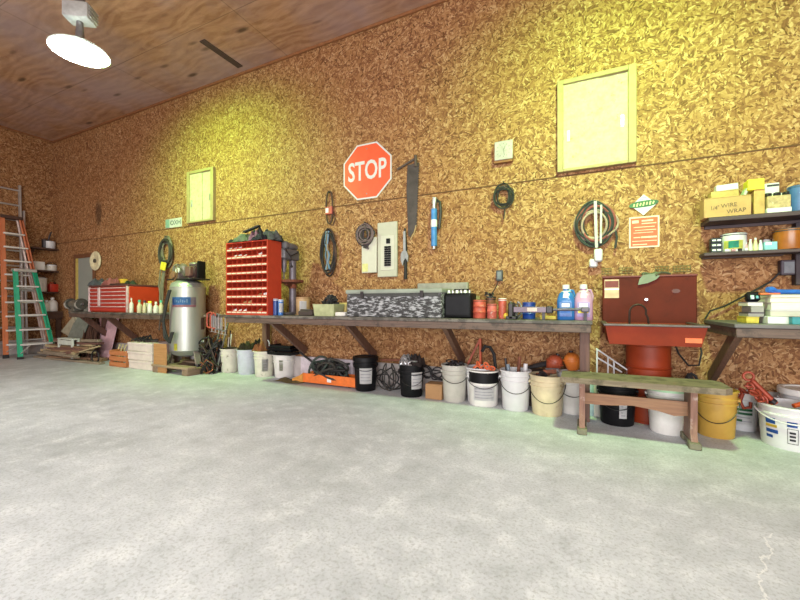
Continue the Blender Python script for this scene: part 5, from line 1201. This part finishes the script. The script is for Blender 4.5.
# ================================================================== LOW BENCH
m_ply = wood('weathered_seat', '635747', '887a66', 0, 2.2, .75, wear='4c4433', amt=.3)
bx0, bx1, by0, by1, bz = -.15, .905, 3.19, 3.52, .437
t = thing('wooden_bench', 'low weathered wooden bench standing before the red sink', 'bench', ((bx0 + bx1) / 2, 3.35, 0))
MB().prism([(bx0, by0 + .02), (bx0 + .03, by0), (bx1 - .05, by0), (bx1, by0 + .05), (bx1, by1 - .05), (bx1 - .04, by1), (bx0 + .03, by1), (bx0, by1 - .03)], bz - .042, bz, 'xy').build('seat', m_ply, t)
lg = wood('bench_leg', '6a4a3c', '8e6a58', 2, 3, .65, wear='a89a90', amt=.15)
for x0, lean_ in ((.0, 0), (.70, 0)):
    fo = MB().prism([(3.24, .045), (3.47, .045), (3.45, .10), (3.44, bz - .043), (3.25, bz - .043), (3.26, .10)], x0 - .02, x0 + .02, 'yz')
    l = fo.build('leg', lg, t)
    MB().bb(x0 - .035, x0 + .035, 3.21, 3.29, 0, .046, .006).bb(x0 - .035, x0 + .035, 3.42, 3.50, 0, .046, .006).bb(x0 - .028, x0 + .028, 3.29, 3.42, .02, .046).build('foot', mat('bench_foot', '6f6d58', .7), l)
sw_ = wood('bench_stretcher', '75503a', '94704f', 0)
pr = [(.02, .30), (.68, .30), (.68, .20), (.60, .19), (.50, .215), (.34, .235), (.2, .22), (.1, .215), (.02, .215)]
MB().prism(pr, 3.335, 3.36).build('stretcher', sw_, t)

# ================================================================== BUCKETS
def bpos(px, py, r):
    f = floor_at(px, py); d = Vector((f.x, f.y, 0)).normalized(); c = f + d * r * .93
    return c
def bucket(px, py, r, h, m, label, lab=None, labspec=None, handle='front', lid=None, band=None, rim=2, taper=.87, drop=.12, bm=None, cat='bucket', name='bucket', dy=0, tw=0, group='buckets standing along the wall', at=None):
    c = Vector((*at, 0)) if at else bpos(px, py, r); x, y = c.x, c.y
    rb = r * taper
    t = thing(name, label, cat, (x, y, 0), group)
    R = lambda z: rb + (r - rb) * z / h
    prof = [(0, .004), (rb - .01, .004), (rb - .006, 0), (rb, .008)]
    rings = [h - .10, h - .06][:rim] if rim else []
    for zr in rings: prof += [(R(zr) , zr - .006), (R(zr) + .009, zr - .005), (R(zr) + .009, zr + .004), (R(zr), zr + .005)]
    prof += [(r, h - .016), (r + .009, h - .014), (r + .009, h - .002), (r + .003, h), (r - .006, h - .001), (rb - .006, .014), (0, .012)]
    MB().lathe(prof, (x, y, 0), 40).build('body', m, t)
    a = math.atan2(-y, -x) + tw
    if band: MB().lathe([(R(band[0]) + .0015, band[0]), (R(band[1]) + .002, band[1])], (x, y, 0), 40).build('band', band[2], t)
    if lab:
        z0, z1, s0_, s1_ = labspec
        L_ = MB().patch((x, y, 0), R(z0), R(z1), z0, z1, a + s0_, a + s1_, .0025, 12).build('label', lab, t)
        for k in range(4):
            zz = z0 + (z1 - z0) * (.2 + .2 * k)
            MB().patch((x, y, 0), R(zz), R(zz), zz - .003, zz + .004, a + s0_ + .1, a + s1_ - (.1 + .12 * (k % 2)), .004, 8).build('label_line', mat('line_grey', 'b2b2ba', .6), L_)
    if lid: MB().lathe([(0, h + .006), (r * .86, h + .006), (r * .9, h + .014), (r + .012, h + .014), (r + .016, h + .008), (r + .016, h - .03), (r + .011, h - .03)], (x, y, 0), 40).build('lid', lid, t)
    if handle:
        zp = h - .075
        pts = []
        for k in range(25):
            u = k / 24; an = a + PI / 2 - PI * u if handle == 'front' else a + PI / 2 + PI * u
            z = zp - drop * math.sin(PI * u)
            rr = max(R(z), R(zp)) + .013
            pts.append((x + rr * math.cos(an), y + rr * math.sin(an), z))
        MB().tube(pts, .0032, 6).build('handle', bm or dark_mt, t)
        for s in (0, -1):
            MB().cyl((x + (R(zp)) * math.cos(a + PI / 2 + PI * s), y + R(zp) * math.sin(a + PI / 2 + PI * s), zp), (x + (R(zp) + .016) * math.cos(a + PI / 2 + PI * s), y + (R(zp) + .016) * math.sin(a + PI / 2 + PI * s), zp), .014, n=10).build('ear', m, t)
    return c
H = .375
B1 = bucket(230, 372.8, .135, H * .92, white_dirty, 'leftmost white bucket under the long bench, with rods sticking out', handle=None)
B2 = bucket(247, 375.0, .135, H * .94, mat('bucket_bluish', 'bcc0cc', .45, var=.1, col2='8f93a0', patch=.22), 'bluish-white bucket second from the left under the long bench', handle=None)
B3 = bucket(264.5, 377.3, .14, H * .94, white_dirty, 'white bucket third from the left, with a grey paper label', mat('lab_grey', 'a3a19d', .6), (.08, .26, -.25, .35), handle=None)
B4 = bucket(284.5, 378.4, .15, H * .83, white_pl, 'white bucket under a stack of black trays', mat('lab_olive', '9ca08a', .6), (.1, .25, -.5, -.15), handle=None, taper=.84)
B5 = bucket(365.5, 392, .135, H, black_pl, 'black bucket with lid and white label under the long bench', lab_w, (.09, .27, -.55, .6), lid=black_pl, drop=.06, rim=2)
B6 = bucket(411.5, 398, .135, H * .92, black_pl, 'black bucket full of chain and gloves, white label turned right', lab_w, (.09, .27, .0, 1.05), drop=.14)
B7 = bucket(454.5, 403, .13, H, mat('bucket_grey', 'b1afa5', .55, var=.15, scale=8, col2='77776c', patch=.33), 'dirty grey-white bucket with lid rings, left of the black-topped pail', lab=None, drop=.1)
B8 = bucket(483.5, 407, .145, .345, white_pl, 'white pail with black top band and a paper label', lab_w, (.06, .2, -.7, .8), handle='front', band=(.225, .335, black_pl), lid=None, taper=.97, drop=.09, rim=0)
B9 = bucket(515.5, 412, .138, H, white_cl, 'clean white bucket in the middle of the row with tools inside', drop=.13)
cream = mat('bucket_cream', 'cbbd9a', .5, var=.2, scale=7, col2='9b8050', patch=.36)
B10 = bucket(547, 417.5, .147, H * .96, cream, 'stained cream bucket beside the left end of the low bench', drop=.16)
B11 = bucket(0, 0, .125, H * .96, white_pl, 'white bucket half hidden behind the left end of the low bench', drop=.12, lid=white_cl, at=(xat(573, 3.87), 3.87))
B12 = bucket(617, 427, .142, .355, black_pl, 'black bucket behind the low bench with a white printed square', lab_w, (.07, .19, .12, .55), drop=.14)
B13 = bucket(668, 436, .14, .36, white_pl, 'white bucket behind the low bench with green lamp glow tinted into its lid', drop=.08, lid=mat('lid_green_lit', 'a9d3a8', .5))  # lid colour carries the green lamp light falling on it
yel = mat('bucket_yellow', 'b8923f', .5, var=.15, scale=6, col2='9c7a34', patch=.3)
B14 = bucket(715.5, 439, .13, .355, yel, 'yellow bucket at the right end of the low bench', drop=.16)
B15 = bucket(743, 431.5, .095, .30, white_cl, 'small white bucket with green print between yellow bucket and tub', lab_w, (.05, .2, -.7, .7), handle=None)
x, y = B15.x, B15.y; a = math.atan2(-y, -x)
tt = [o for o in bpy.data.objects if o.get('label', '').startswith('small white bucket with green print')][0]
for zz, s0_, s1_, m in ((.17, -.6, .6, ink_g), (.14, -.3, .6, ink_g), (.085, -.4, -.05, ink_g)):
    MB().patch((x, y, 0), .0905, .0905, zz - .008, zz + .01, a + s0_, a + s1_, .006, 6).build('print_line', m, tt)
# printed square on black bucket
# big white tub at the right edge
r16, h16 = .185, .295
B16 = bpos(793, 452, r16); x, y = B16.x, B16.y; a = math.atan2(-y, -x)
t = thing('bucket', 'big white tub with blue and yellow print at the right edge', 'bucket', (x, y, 0), 'buckets standing along the wall')
rb = r16 * .9; R = lambda z: rb + (r16 - rb) * z / h16
MB().lathe([(0, .004), (rb - .012, .004), (rb - .004, 0), (rb, .012), (R(h16 - .07), h16 - .07), (R(h16 - .07) + .012, h16 - .068), (R(h16 - .06) + .012, h16 - .06), (R(h16 - .055), h16 - .055), (r16, h16 - .018), (r16 + .012, h16 - .015), (r16 + .012, h16 - .002), (r16, h16), (r16 - .008, h16 - .002), (rb - .008, .014), (0, .012)], (x, y, 0), 56).build('body', white_cl, t)
def pp(z0, z1, s0_, s1_, m, th=.0025, nm='print'): return MB().patch((x, y, 0), R(z0), R(z1), z0, z1, a + s0_, a + s1_, th, 10).build(nm, m, t)
pp(.165, .205, -.85, -.5, ink_b); pp(.14, .16, -.85, -.45, ink_y); pp(.10, .125, -.85, -.42, ink_b); pp(.065, .085, -.85, -.6, ink_b)
pp(.165, .20, -.16, .12, ink_b); pp(.155, .178, .2, .5, ink_b); pp(.19, .20, .3, .5, ink_y); pp(.13, .15, .4, .7, ink_b); pp(.09, .12, .4, .6, ink_b)
for z0, z1, s0_, s1_ in ((.05, .0535, -.15, .15), (.15, .1535, -.15, .15), (.05, .1535, -.15, -.135), (.05, .1535, .135, .15)): pp(z0, z1, s0_, s1_, ink, .003, 'frame_line')
for k in range(3): pp(.07 + .024 * k, .084 + .024 * k, -.09, .08, ink, .003, 'print')
zp = h16 - .045
hp = []
for k in range(25):
    u = k / 24; an = a + PI * .42 - PI * .84 * u; z = zp - .06 * math.sin(PI * u)
    hp.append((x + (r16 + .018) * math.cos(an), y + (r16 + .018) * math.sin(an), z))
MB().tube(hp, .005, 6).build('handle', white_cl, t)
tag(rehome(MB().tube([(x + .01, y + .02, h16 - .02), (x + .1, y + .05, h16 + .012), (x + .17, y + .02, h16 + .02)], .016, 8).build('red_tool_handle', or_p), (x + .1, y, h16 - .02)), 'red tool handle lying in the big white tub', 'tool')
B17 = bucket(0, 0, .16, .345, white_cl, 'white lidded bucket standing behind the big tub at the right edge', handle='front', drop=.05, lid=white_pl, rim=2, taper=.92, at=(1.55, 3.93))
# ================================================================== WHAT STANDS IN AND BETWEEN THE BUCKETS
def stick(name, p0, p1, r, m, label, cat, group=None, r1=None, n=9):
    o = MB().cyl(p0, p1, r, r1, n).build(name, m)
    return tag(rehome(o, p0), label, cat, group)
rnd = random.Random(40)
for k in range(3):
    stick('rod', (B1.x - .05 + .03 * k, B1.y - .02, .03), (B1.x - .08 + .03 * k + rnd.uniform(-.03, .03), B1.y + .05, .50 + .05 * k), .009, white_dirty if k < 2 else dark_mt, ['pale rod in the leftmost white bucket, leftmost', 'pale rod in the leftmost white bucket, second', 'dark rod in the leftmost white bucket'][k], 'rod', 'rods in the leftmost white bucket')
tag(rehome(MB().lathe([(0, .33), (.11, .33), (.115, .345), (.06, .36), (0, .365)], (B1.x, B1.y, 0), 20).build('dark_lid', dark_mt), (B1.x, B1.y, .33)), 'dark round lid lying in the leftmost white bucket', 'disc')  # dark lid lying loose inside the bucket
rag('rag', (B2.x + .0, B2.y, .335), .2, .2, .13, mat('rag_olive', '4a4a30', .9, var=.4, scale=25), 'dark olive rag bulging from the bluish-white bucket', 'rag', 31)
rag('rag', (B2.x + .1, B2.y + .13, .36), .14, .14, .15, mat('rag_black', '2b2422', .9), 'dark rag heaped behind the bluish-white bucket', 'rag', 33)
rag('rag', (B3.x - .05, B3.y, .34), .17, .2, .14, mat('rag_orange', 'b07a4a', .9), 'orange-tan rag in the third white bucket', 'rag', 32)
stick('pipe', (B3.x + .07, B3.y, .05), (B3.x + .14, B3.y + .08, .50), .015, rust, 'rusty pipe leaning in the third white bucket', 'pipe')
o = MB().tube([(B3.x + .02 + .05 * math.cos(a), B3.y + .02, .44 + .06 * math.sin(a)) for a in [PI * k / 8 for k in range(-1, 10)]], .007, 6).build('white_hook', white_cl)
tag(rehome(o, (B3.x + .02, B3.y + .02, .42)), 'white curved wire standing up from the third white bucket', 'wire')
# trays on bucket four
hz = H * .83 + .002
for k in range(3):
    tub((B4.x + .02 + .015 * k, B4.y - .0 + .01 * (k % 2), hz + .045 * k), .46 - .05 * k, .30, .035, black_pl, ['bottom', 'middle', 'top'][k] + ' black tray of the stack on the fourth white bucket', 'tray')
# gloves and chain in black bucket six
def chain(c, pts, name, label, m, R=.022, wr=.006, group=None, cat='chain'):
    t = thing(name, label, cat, c, group)
    for i, p in enumerate(pts):
        p = Vector(p); q_ = Vector(pts[min(i + 1, len(pts) - 1)]); d = (q_ - p) if (q_ - p).length > 1e-5 else Vector((1, 0, 0))
        M = Matrix.Translation(p) @ d.to_track_quat('X', 'Z').to_matrix().to_4x4() @ Matrix.Rotation(PI / 2 * (i % 2), 4, 'X')
        MB().tube([M @ Vector((R * 1.35 * math.cos(a), R * .8 * math.sin(a), 0)) for a in [2 * PI * k / 12 for k in range(12)]], wr, 6, True).build('link', m, t)
    return t
pts = [(B6.x - .09 + .026 * k, B6.y - .08 + .02 * math.sin(k), .355 + .035 * math.sin(k * 1.3)) for k in range(7)]
chain((B6.x, B6.y, .33), pts, 'chain', 'bright chain heaped at the left in the black bucket of gloves', steel, .026, .008)
for k, (dx, dy, c, lb) in enumerate([(-.06, -.02, '9d9a98', 'pale grey'), (.02, .02, '4b4a4c', 'charcoal'), (.08, -.03, '3a2f2c', 'dark brown')]):
    rag('glove', (B6.x + dx, B6.y + dy, .33), .13, .14, .13, mat('glove_' + c, c, .85, var=.3, scale=30), lb + ' work glove bulging from the black bucket with the turned label', 'glove', 50 + k, None)
tag(rehome(MB().bb(xat(425.5, 3.75), xat(442, 3.75), 3.74, 3.9, 0, .16, .006).build('carton', card), (xat(434, 3.75), 3.82, 0)), 'small brown carton on the floor behind the dirty grey-white bucket', 'box')
tangle('wire_heap', 'dark twigs and wire poking from the dirty grey-white bucket', 'wire', (B7.x, B7.y, .33), .1, .1, .08, dark_mt, 5, .007, 12)
# white pail behind eight, with orange chain
B8b = bucket(0, 0, .14, .36, white_cl, 'white bucket with orange chain in it, behind the black-banded pail', handle=None, at=(xat(480, 3.86) , 3.86))
pts = [(B8b.x - .02 + .022 * k, B8b.y - .09 + .012 * math.sin(k * 2), .375 + .02 * math.sin(k * 1.7)) for k in range(8)]
chain((B8b.x, B8b.y, .36), pts, 'chain', 'orange chain lying on the white bucket behind the black-banded pail', mat('chain_orange', 'd9683c', .5), .024, .008)
MB().lathe([(0, .33), (.13, .33), (.132, .342), (.128, .345), (0, .338)], (B8.x, B8.y, 0), 28).build('lid', mat('pail_lid', '8d8c7c', .6), [o for o in bpy.data.objects if o.get('label', '').startswith('white pail with black top band')][0])
rs_ = mat('rust_red', '9a4228', .6, var=.3)
t = thing('jack_handle', 'rust-red angled bar frame standing behind the black-banded pail', 'bar', (xat(476, 4.0), 4.0, 0))
MB().beam((xat(464, 3.98), 4.0, .28), (xat(480, 4.02), 4.03, .63), .03, .02).build('bar', rs_, t)
MB().beam((xat(480.5, 4.02), 4.03, .28), (xat(480.3, 4.02), 4.03, .63), .035, .02).build('bar', mat('rust_orange', 'b5502e', .55, var=.3), t)
tag(rehome(MB().tube([(xat(482, 3.97), 3.97, .5), (xat(485, 3.97), 3.97, .56), (xat(490, 3.97), 3.97, .55), (xat(494, 3.97), 3.97, .48), (xat(496, 3.97), 3.97, .3)], .017, 8).build('hose_piece', black_rb), (xat(490, 3.97), 3.97, .3)), 'black hose arc standing behind the black-banded pail', 'hose')
# tools in bucket nine
for k, (dx, dy, ex, ez, r, m, lb) in enumerate([(-.05, 0, -.1, .47, .012, dark_mt, 'dark bar leaning left'), (0, .03, .03, .49, .017, rust, 'rusty bar standing upright'), (.06, 0, .09, .43, .02, white_cl, 'white tube leaning right'), (-.02, -.04, -.07, .42, .016, mat('tool_blue_grey', '7f8d98', .5), 'blue-grey handle leaning left')]):
    stick('tool_bar', (B9.x + dx, B9.y + dy, .03), (B9.x + ex, B9.y + dy + .03, ez), r, m, lb + ' in the clean white bucket', 'tool', 'tools in the clean white bucket')
for k in range(6):
    x = B10.x - .06 + .02 * k
    stick('pipe_fitting', (x - .05, B10.y - .06 + .03 * (k % 3), .335 + .012 * k), (x + .06, B10.y - .02 + .02 * (k % 4), .36 + .008 * k), .02, [dark_mt, rust, grey_mt][k % 3], 'dark pipe end lying in the stained cream bucket', 'pipe', 'dark pipe ends in the stained cream bucket')
for k in range(4):
    stick('iron_bar', (xat(524 + 3 * k, 3.95), 3.93 + .02 * k, .36 + .01 * k), (xat(550 + 2 * k, 3.98), 3.97, .41 + .015 * k), .014, dark_mt, 'dark iron bar lying behind the stained cream bucket', 'iron bar', 'iron bars behind the stained cream bucket')
tag(rehome(MB().bb(xat(524, 4.0), xat(553, 4.0), 3.90, 4.07, 0, .35, .006).build('dark_crate', mat('crate_dark', '3f322e', .8, var=.3)), (xat(550, 4.0), 3.98, 0)), 'dark crate behind the cream bucket, carrying iron bars and the dark red pot', 'crate')
# two round orange lanterns
lr, lo_ = mat('lantern_red', 'a04a30', .4, var=.2), mat('lantern_orange', 'cc7430', .4, var=.15)
for px, m, lb, tilt in ((551, lr, 'dark red lantern-like pot with a rim behind the cream bucket', .35), (573, lo_, 'round orange lantern-like pot left of the bench leg', -.1)):
    x, y, z = xat(px, 3.93), 3.93, (.375 if px < 560 else .40)
    M = Matrix.Rotation(tilt, 4, 'Y')
    t = thing('lantern', lb, 'lantern', (x, y, z - .03), 'orange round pots behind the buckets')
    MB().lathe([(0, 0), (.045, 0), (.055, .02), (.07, .07), (.072, .1), (.06, .135), (.035, .16), (0, .168)], (x, y, z - .02), 26, M).build('body', m, t)
    MB().lathe([(.07, .085), (.082, .088), (.082, .1), (.07, .103)], (x, y, z - .02), 26, M).build('rim', m, t)
    MB().lathe([(0, .166), (.02, .166), (.018, .18), (0, .182)], (x, y, z - .02), 14, M).build('knob', dark_mt, t)
# white rods rack behind the low bench
t = thing('rod_rack', 'white metal rods leaning behind the left half of the low bench', 'rack', (xat(610, 3.8), 3.8, 0))
for (pa, za), (pb_, zb_) in (((596, .60), (628, .42)), ((597, .52), (622, .40)), ((608, .53), (608, .36)), ((614, .50), (614, .36))):
    MB().cyl((xat(pa, 3.84), 3.84, za), (xat(pb_, 3.84), 3.86, zb_), .007, n=8).build('rod', white_cl, t)
MB().cyl((xat(597, 3.84), 3.84, .6), (xat(597, 3.84), 3.86, .0), .007, n=8).cyl((xat(628, 3.84), 3.86, .42), (xat(628, 3.84), 3.86, 0), .007, n=8).build('rod', white_cl, t)
xq = xat(589, 3.85)
t = thing('jug', 'pale blue jug on the floor behind the left bench leg', 'jug', (xq, 3.85, 0))
MB().lathe([(0, 0), (.055, 0), (.06, .01), (.06, .27), (.045, .31), (.02, .33), (.02, .36), (0, .36)], (xq, 3.85, 0), 20).build('body', mat('jug_pale', 'a9bcc6', .4), t)
MB().cyl((xq, 3.85, .355), (xq, 3.85, .385), .024, n=12).build('cap', white_cl, t)
xr_ = xat(597, 3.85)
t = thing('ribbed_tube', 'off-white ribbed tube standing left of the black bucket under the bench', 'tube', (xr_, 3.85, 0))
MB().lathe([(0, 0)] + [(.05 + .004 * (k % 2), .012 * k) for k in range(30)] + [(0, .35)], (xr_, 3.85, 0), 18).build('body', white_dirty, t)
# black flat cable heap right of drum
tangle('cable_heap', 'black cable lying behind the right end of the low bench', 'cable', (xat(690, 3.9), 3.9, .0), .14, .06, .4, black_rb, 4, .012, 22)
# red chain with hooks in the small white bucket and on the tub
ch = mat('chain_red', '98402a', .5, .2, var=.2)
pts = [(B15.x - .05 + .012 * k, B15.y - .085 + .004 * k, .285 - .0 + .03 * math.sin(k * .9)) for k in range(9)]
chain((B15.x, B15.y, .25), pts, 'chain', 'red chain with a hook hanging over the small white bucket', ch, .022, .008)
hk = MB().tube([(B15.x - .03, B15.y - .1, .30), (B15.x - .05, B15.y - .11, .24), (B15.x - .03, B15.y - .115, .19), (B15.x + .01, B15.y - .115, .20), (B15.x + .015, B15.y - .11, .24)], .012, 8).build('chain_hook', ch)
tag(rehome(hk, (B15.x, B15.y - .1, .2)), 'red hook hanging down in front of the small white bucket', 'hook')
x0, y0 = B15.x + .09, B15.y
t = thing('load_binder', 'red ratchet load binder leaning across small bucket and big tub', 'load binder', (x0, y0, .28))
A = Vector((xat(752, 3.62), 3.62, .44)); B = Vector((xat(776, 3.6), 3.60, .29)); C = Vector((xat(770, 3.66), 3.64, .30))
MB().cyl(A, B, .017, n=14).build('barrel', ch, t)
MB().beam(A + Vector((-.01, 0, .01)), C, .04, .014, .004).build('handle', ch, t)
MB().tube([A + Vector((.03 * math.cos(a) - .02, 0, .03 * math.sin(a) + .03)) for a in [2 * PI * k / 14 for k in range(14)]], .009, 7, True).build('end_ring', ch, t)
MB().cyl(B + Vector((-.03, 0, .02)), B + Vector((-.01, 0, .005)), .026, n=14).build('ratchet', dark_mt, t)
pts = [(xat(748 + 2.2 * k, 3.6), 3.585 + .01 * (k % 2), .40 - .014 * k + .012 * math.sin(k * 2)) for k in range(9)]
chain((pts[0][0], 3.6, .3), pts, 'chain', 'red chain draped along the load binder', ch, .022, .008)
# orange jack with cables, burlap, cables between black buckets
jx0, jx1, jy0 = xat(304, 3.80), xat(356, 3.80), 3.78
t = thing('floor_jack', 'long orange steel channel lying on the floor with black cables on top', 'floor jack', ((jx0 + jx1) / 2, 3.86, 0))
jo = mat('jack_orange', 'd96f2c', .45, var=.2, col2='8a4a2a', patch=.12)
MB().bb(jx0, jx1, jy0, jy0 + .012, .02, .135, .003).bb(jx0, jx1, jy0 + .17, jy0 + .182, .02, .135, .003).bb(jx0, jx1, jy0 + .012, jy0 + .17, .02, .03).build('channel', jo, t)
MB().prism([(jx0 - .17, .02), (jx0, .02), (jx0, .135), (jx0 - .05, .10), (jx0 - .17, .05)], jy0 - .004, jy0 + .008).prism([(jx0 - .17, .02), (jx0, .02), (jx0, .135), (jx0 - .05, .10), (jx0 - .17, .05)], jy0 + .17, jy0 + .182).build('nose', mat('jack_nose', 'c98a3c', .5), t)
for x in (jx0 - .08, jx1 - .1): MB().cyl((x, jy0 + .03, .03), (x, jy0 + .15, .03), .03, n=16).build('roller', dark_mt, t)
MB().bb(jx0 + .37, jx0 + .43, jy0 - .0015, jy0, .05, .10).build('white_mark', lab_w, t)
tangle('cable_heap', 'heap of black cable on the orange steel channel', 'cable', ((jx0 + jx1) / 2 - .05, 3.86, .06), .30, .08, .26, [black_rb, cd, mat('cable_green', '2f3a33', .6)], 12, .015, 60)
stick('long_handle', (xat(300, 3.95), 3.95, .36), (xat(325, 3.88), 3.9, .14), .014, dark_mt, 'dark handle sloping down behind the orange steel channel', 'handle')
bl_ = floor_at(290, 381)
o = MB().grid(lambda u, v: Vector((bl_.x - .2 + .42 * u + .03 * math.sin(5 * v), 3.72 + .2 * v + .02 * math.sin(7 * u), .004 + .03 * math.sin(PI * u) ** .5 * math.sin(PI * v) * (1 + .5 * math.sin(9 * u)))), 14, 8, .004).build('burlap_sack', mat('burlap', '8a7a52', .95, var=.3, scale=40))
tag(rehome(o, (bl_.x, 3.8, 0)), 'brownish flat sack on the floor left of the orange steel channel', 'sack')
tangle('cable_heap', 'dark cable loops on the floor between the two black buckets', 'cable', (xat(389, 3.93), 3.93, 0), .17, .06, .30, [black_rb, cd], 4, .008, 71)
stick('floor_pipe', (xat(380, 3.97), 4.0, .33), (xat(404, 3.97), 4.0, .35), .016, rust, 'rusty pipe running behind the two black buckets', 'pipe')
tangle('cable_heap', 'dark cable loops between black bucket of gloves and brown carton', 'cable', (xat(431, 3.96), 3.96, 0.16), .14, .05, .16, [black_rb, dark_mt], 3, .008, 75)
tag(rehome(MB().bb(xat(300, 3.99), xat(352, 3.99), 4.0, 4.06, 0, .30, .004).build('white_plank', mat('plank_lilac', 'c4b9c0', .7)), (xat(330, 4.0), 4.03, 0)), 'whitish plank standing on edge against the wall behind the orange channel', 'plank')

# ================================================================== LIGHT, CAMERA
w = bpy.data.worlds.new('daylight'); bpy.context.scene.world = w; w.use_nodes = True
bg = w.node_tree.nodes['Background']; bg.inputs[0].default_value = (*WORLD_COL, 1); bg.inputs[1].default_value = WORLD_S
# garage-door daylight, plus added overhead fill, all behind the viewer
for nm, shp, loc, rot, sx, sy, e, c in BACK_LIGHTS:
    L = bpy.data.lights.new(nm, 'AREA'); L.shape = shp; L.size = sx; L.size_y = sy; L.energy = e; L.color = c
    o = bpy.data.objects.new(nm, L); COL.objects.link(o); o.location = loc; o.rotation_euler = rot
cam = bpy.data.cameras.new('camera'); cam.sensor_width = 36; cam.lens = 36 * FPX / 800; cam.shift_y = (HOR - 300) / 800; cam.clip_start = .05
co = bpy.data.objects.new('camera', cam); COL.objects.link(co); co.location = (0, 0, EYE); co.rotation_euler = (PI / 2, 0, math.atan2(SA, CA))
sc = bpy.context.scene; sc.camera = co
vs = sc.view_settings; vs.view_transform = 'Standard'; vs.look = 'None'; vs.gamma = 1; vs.exposure = EXPO; vs.use_curve_mapping = False
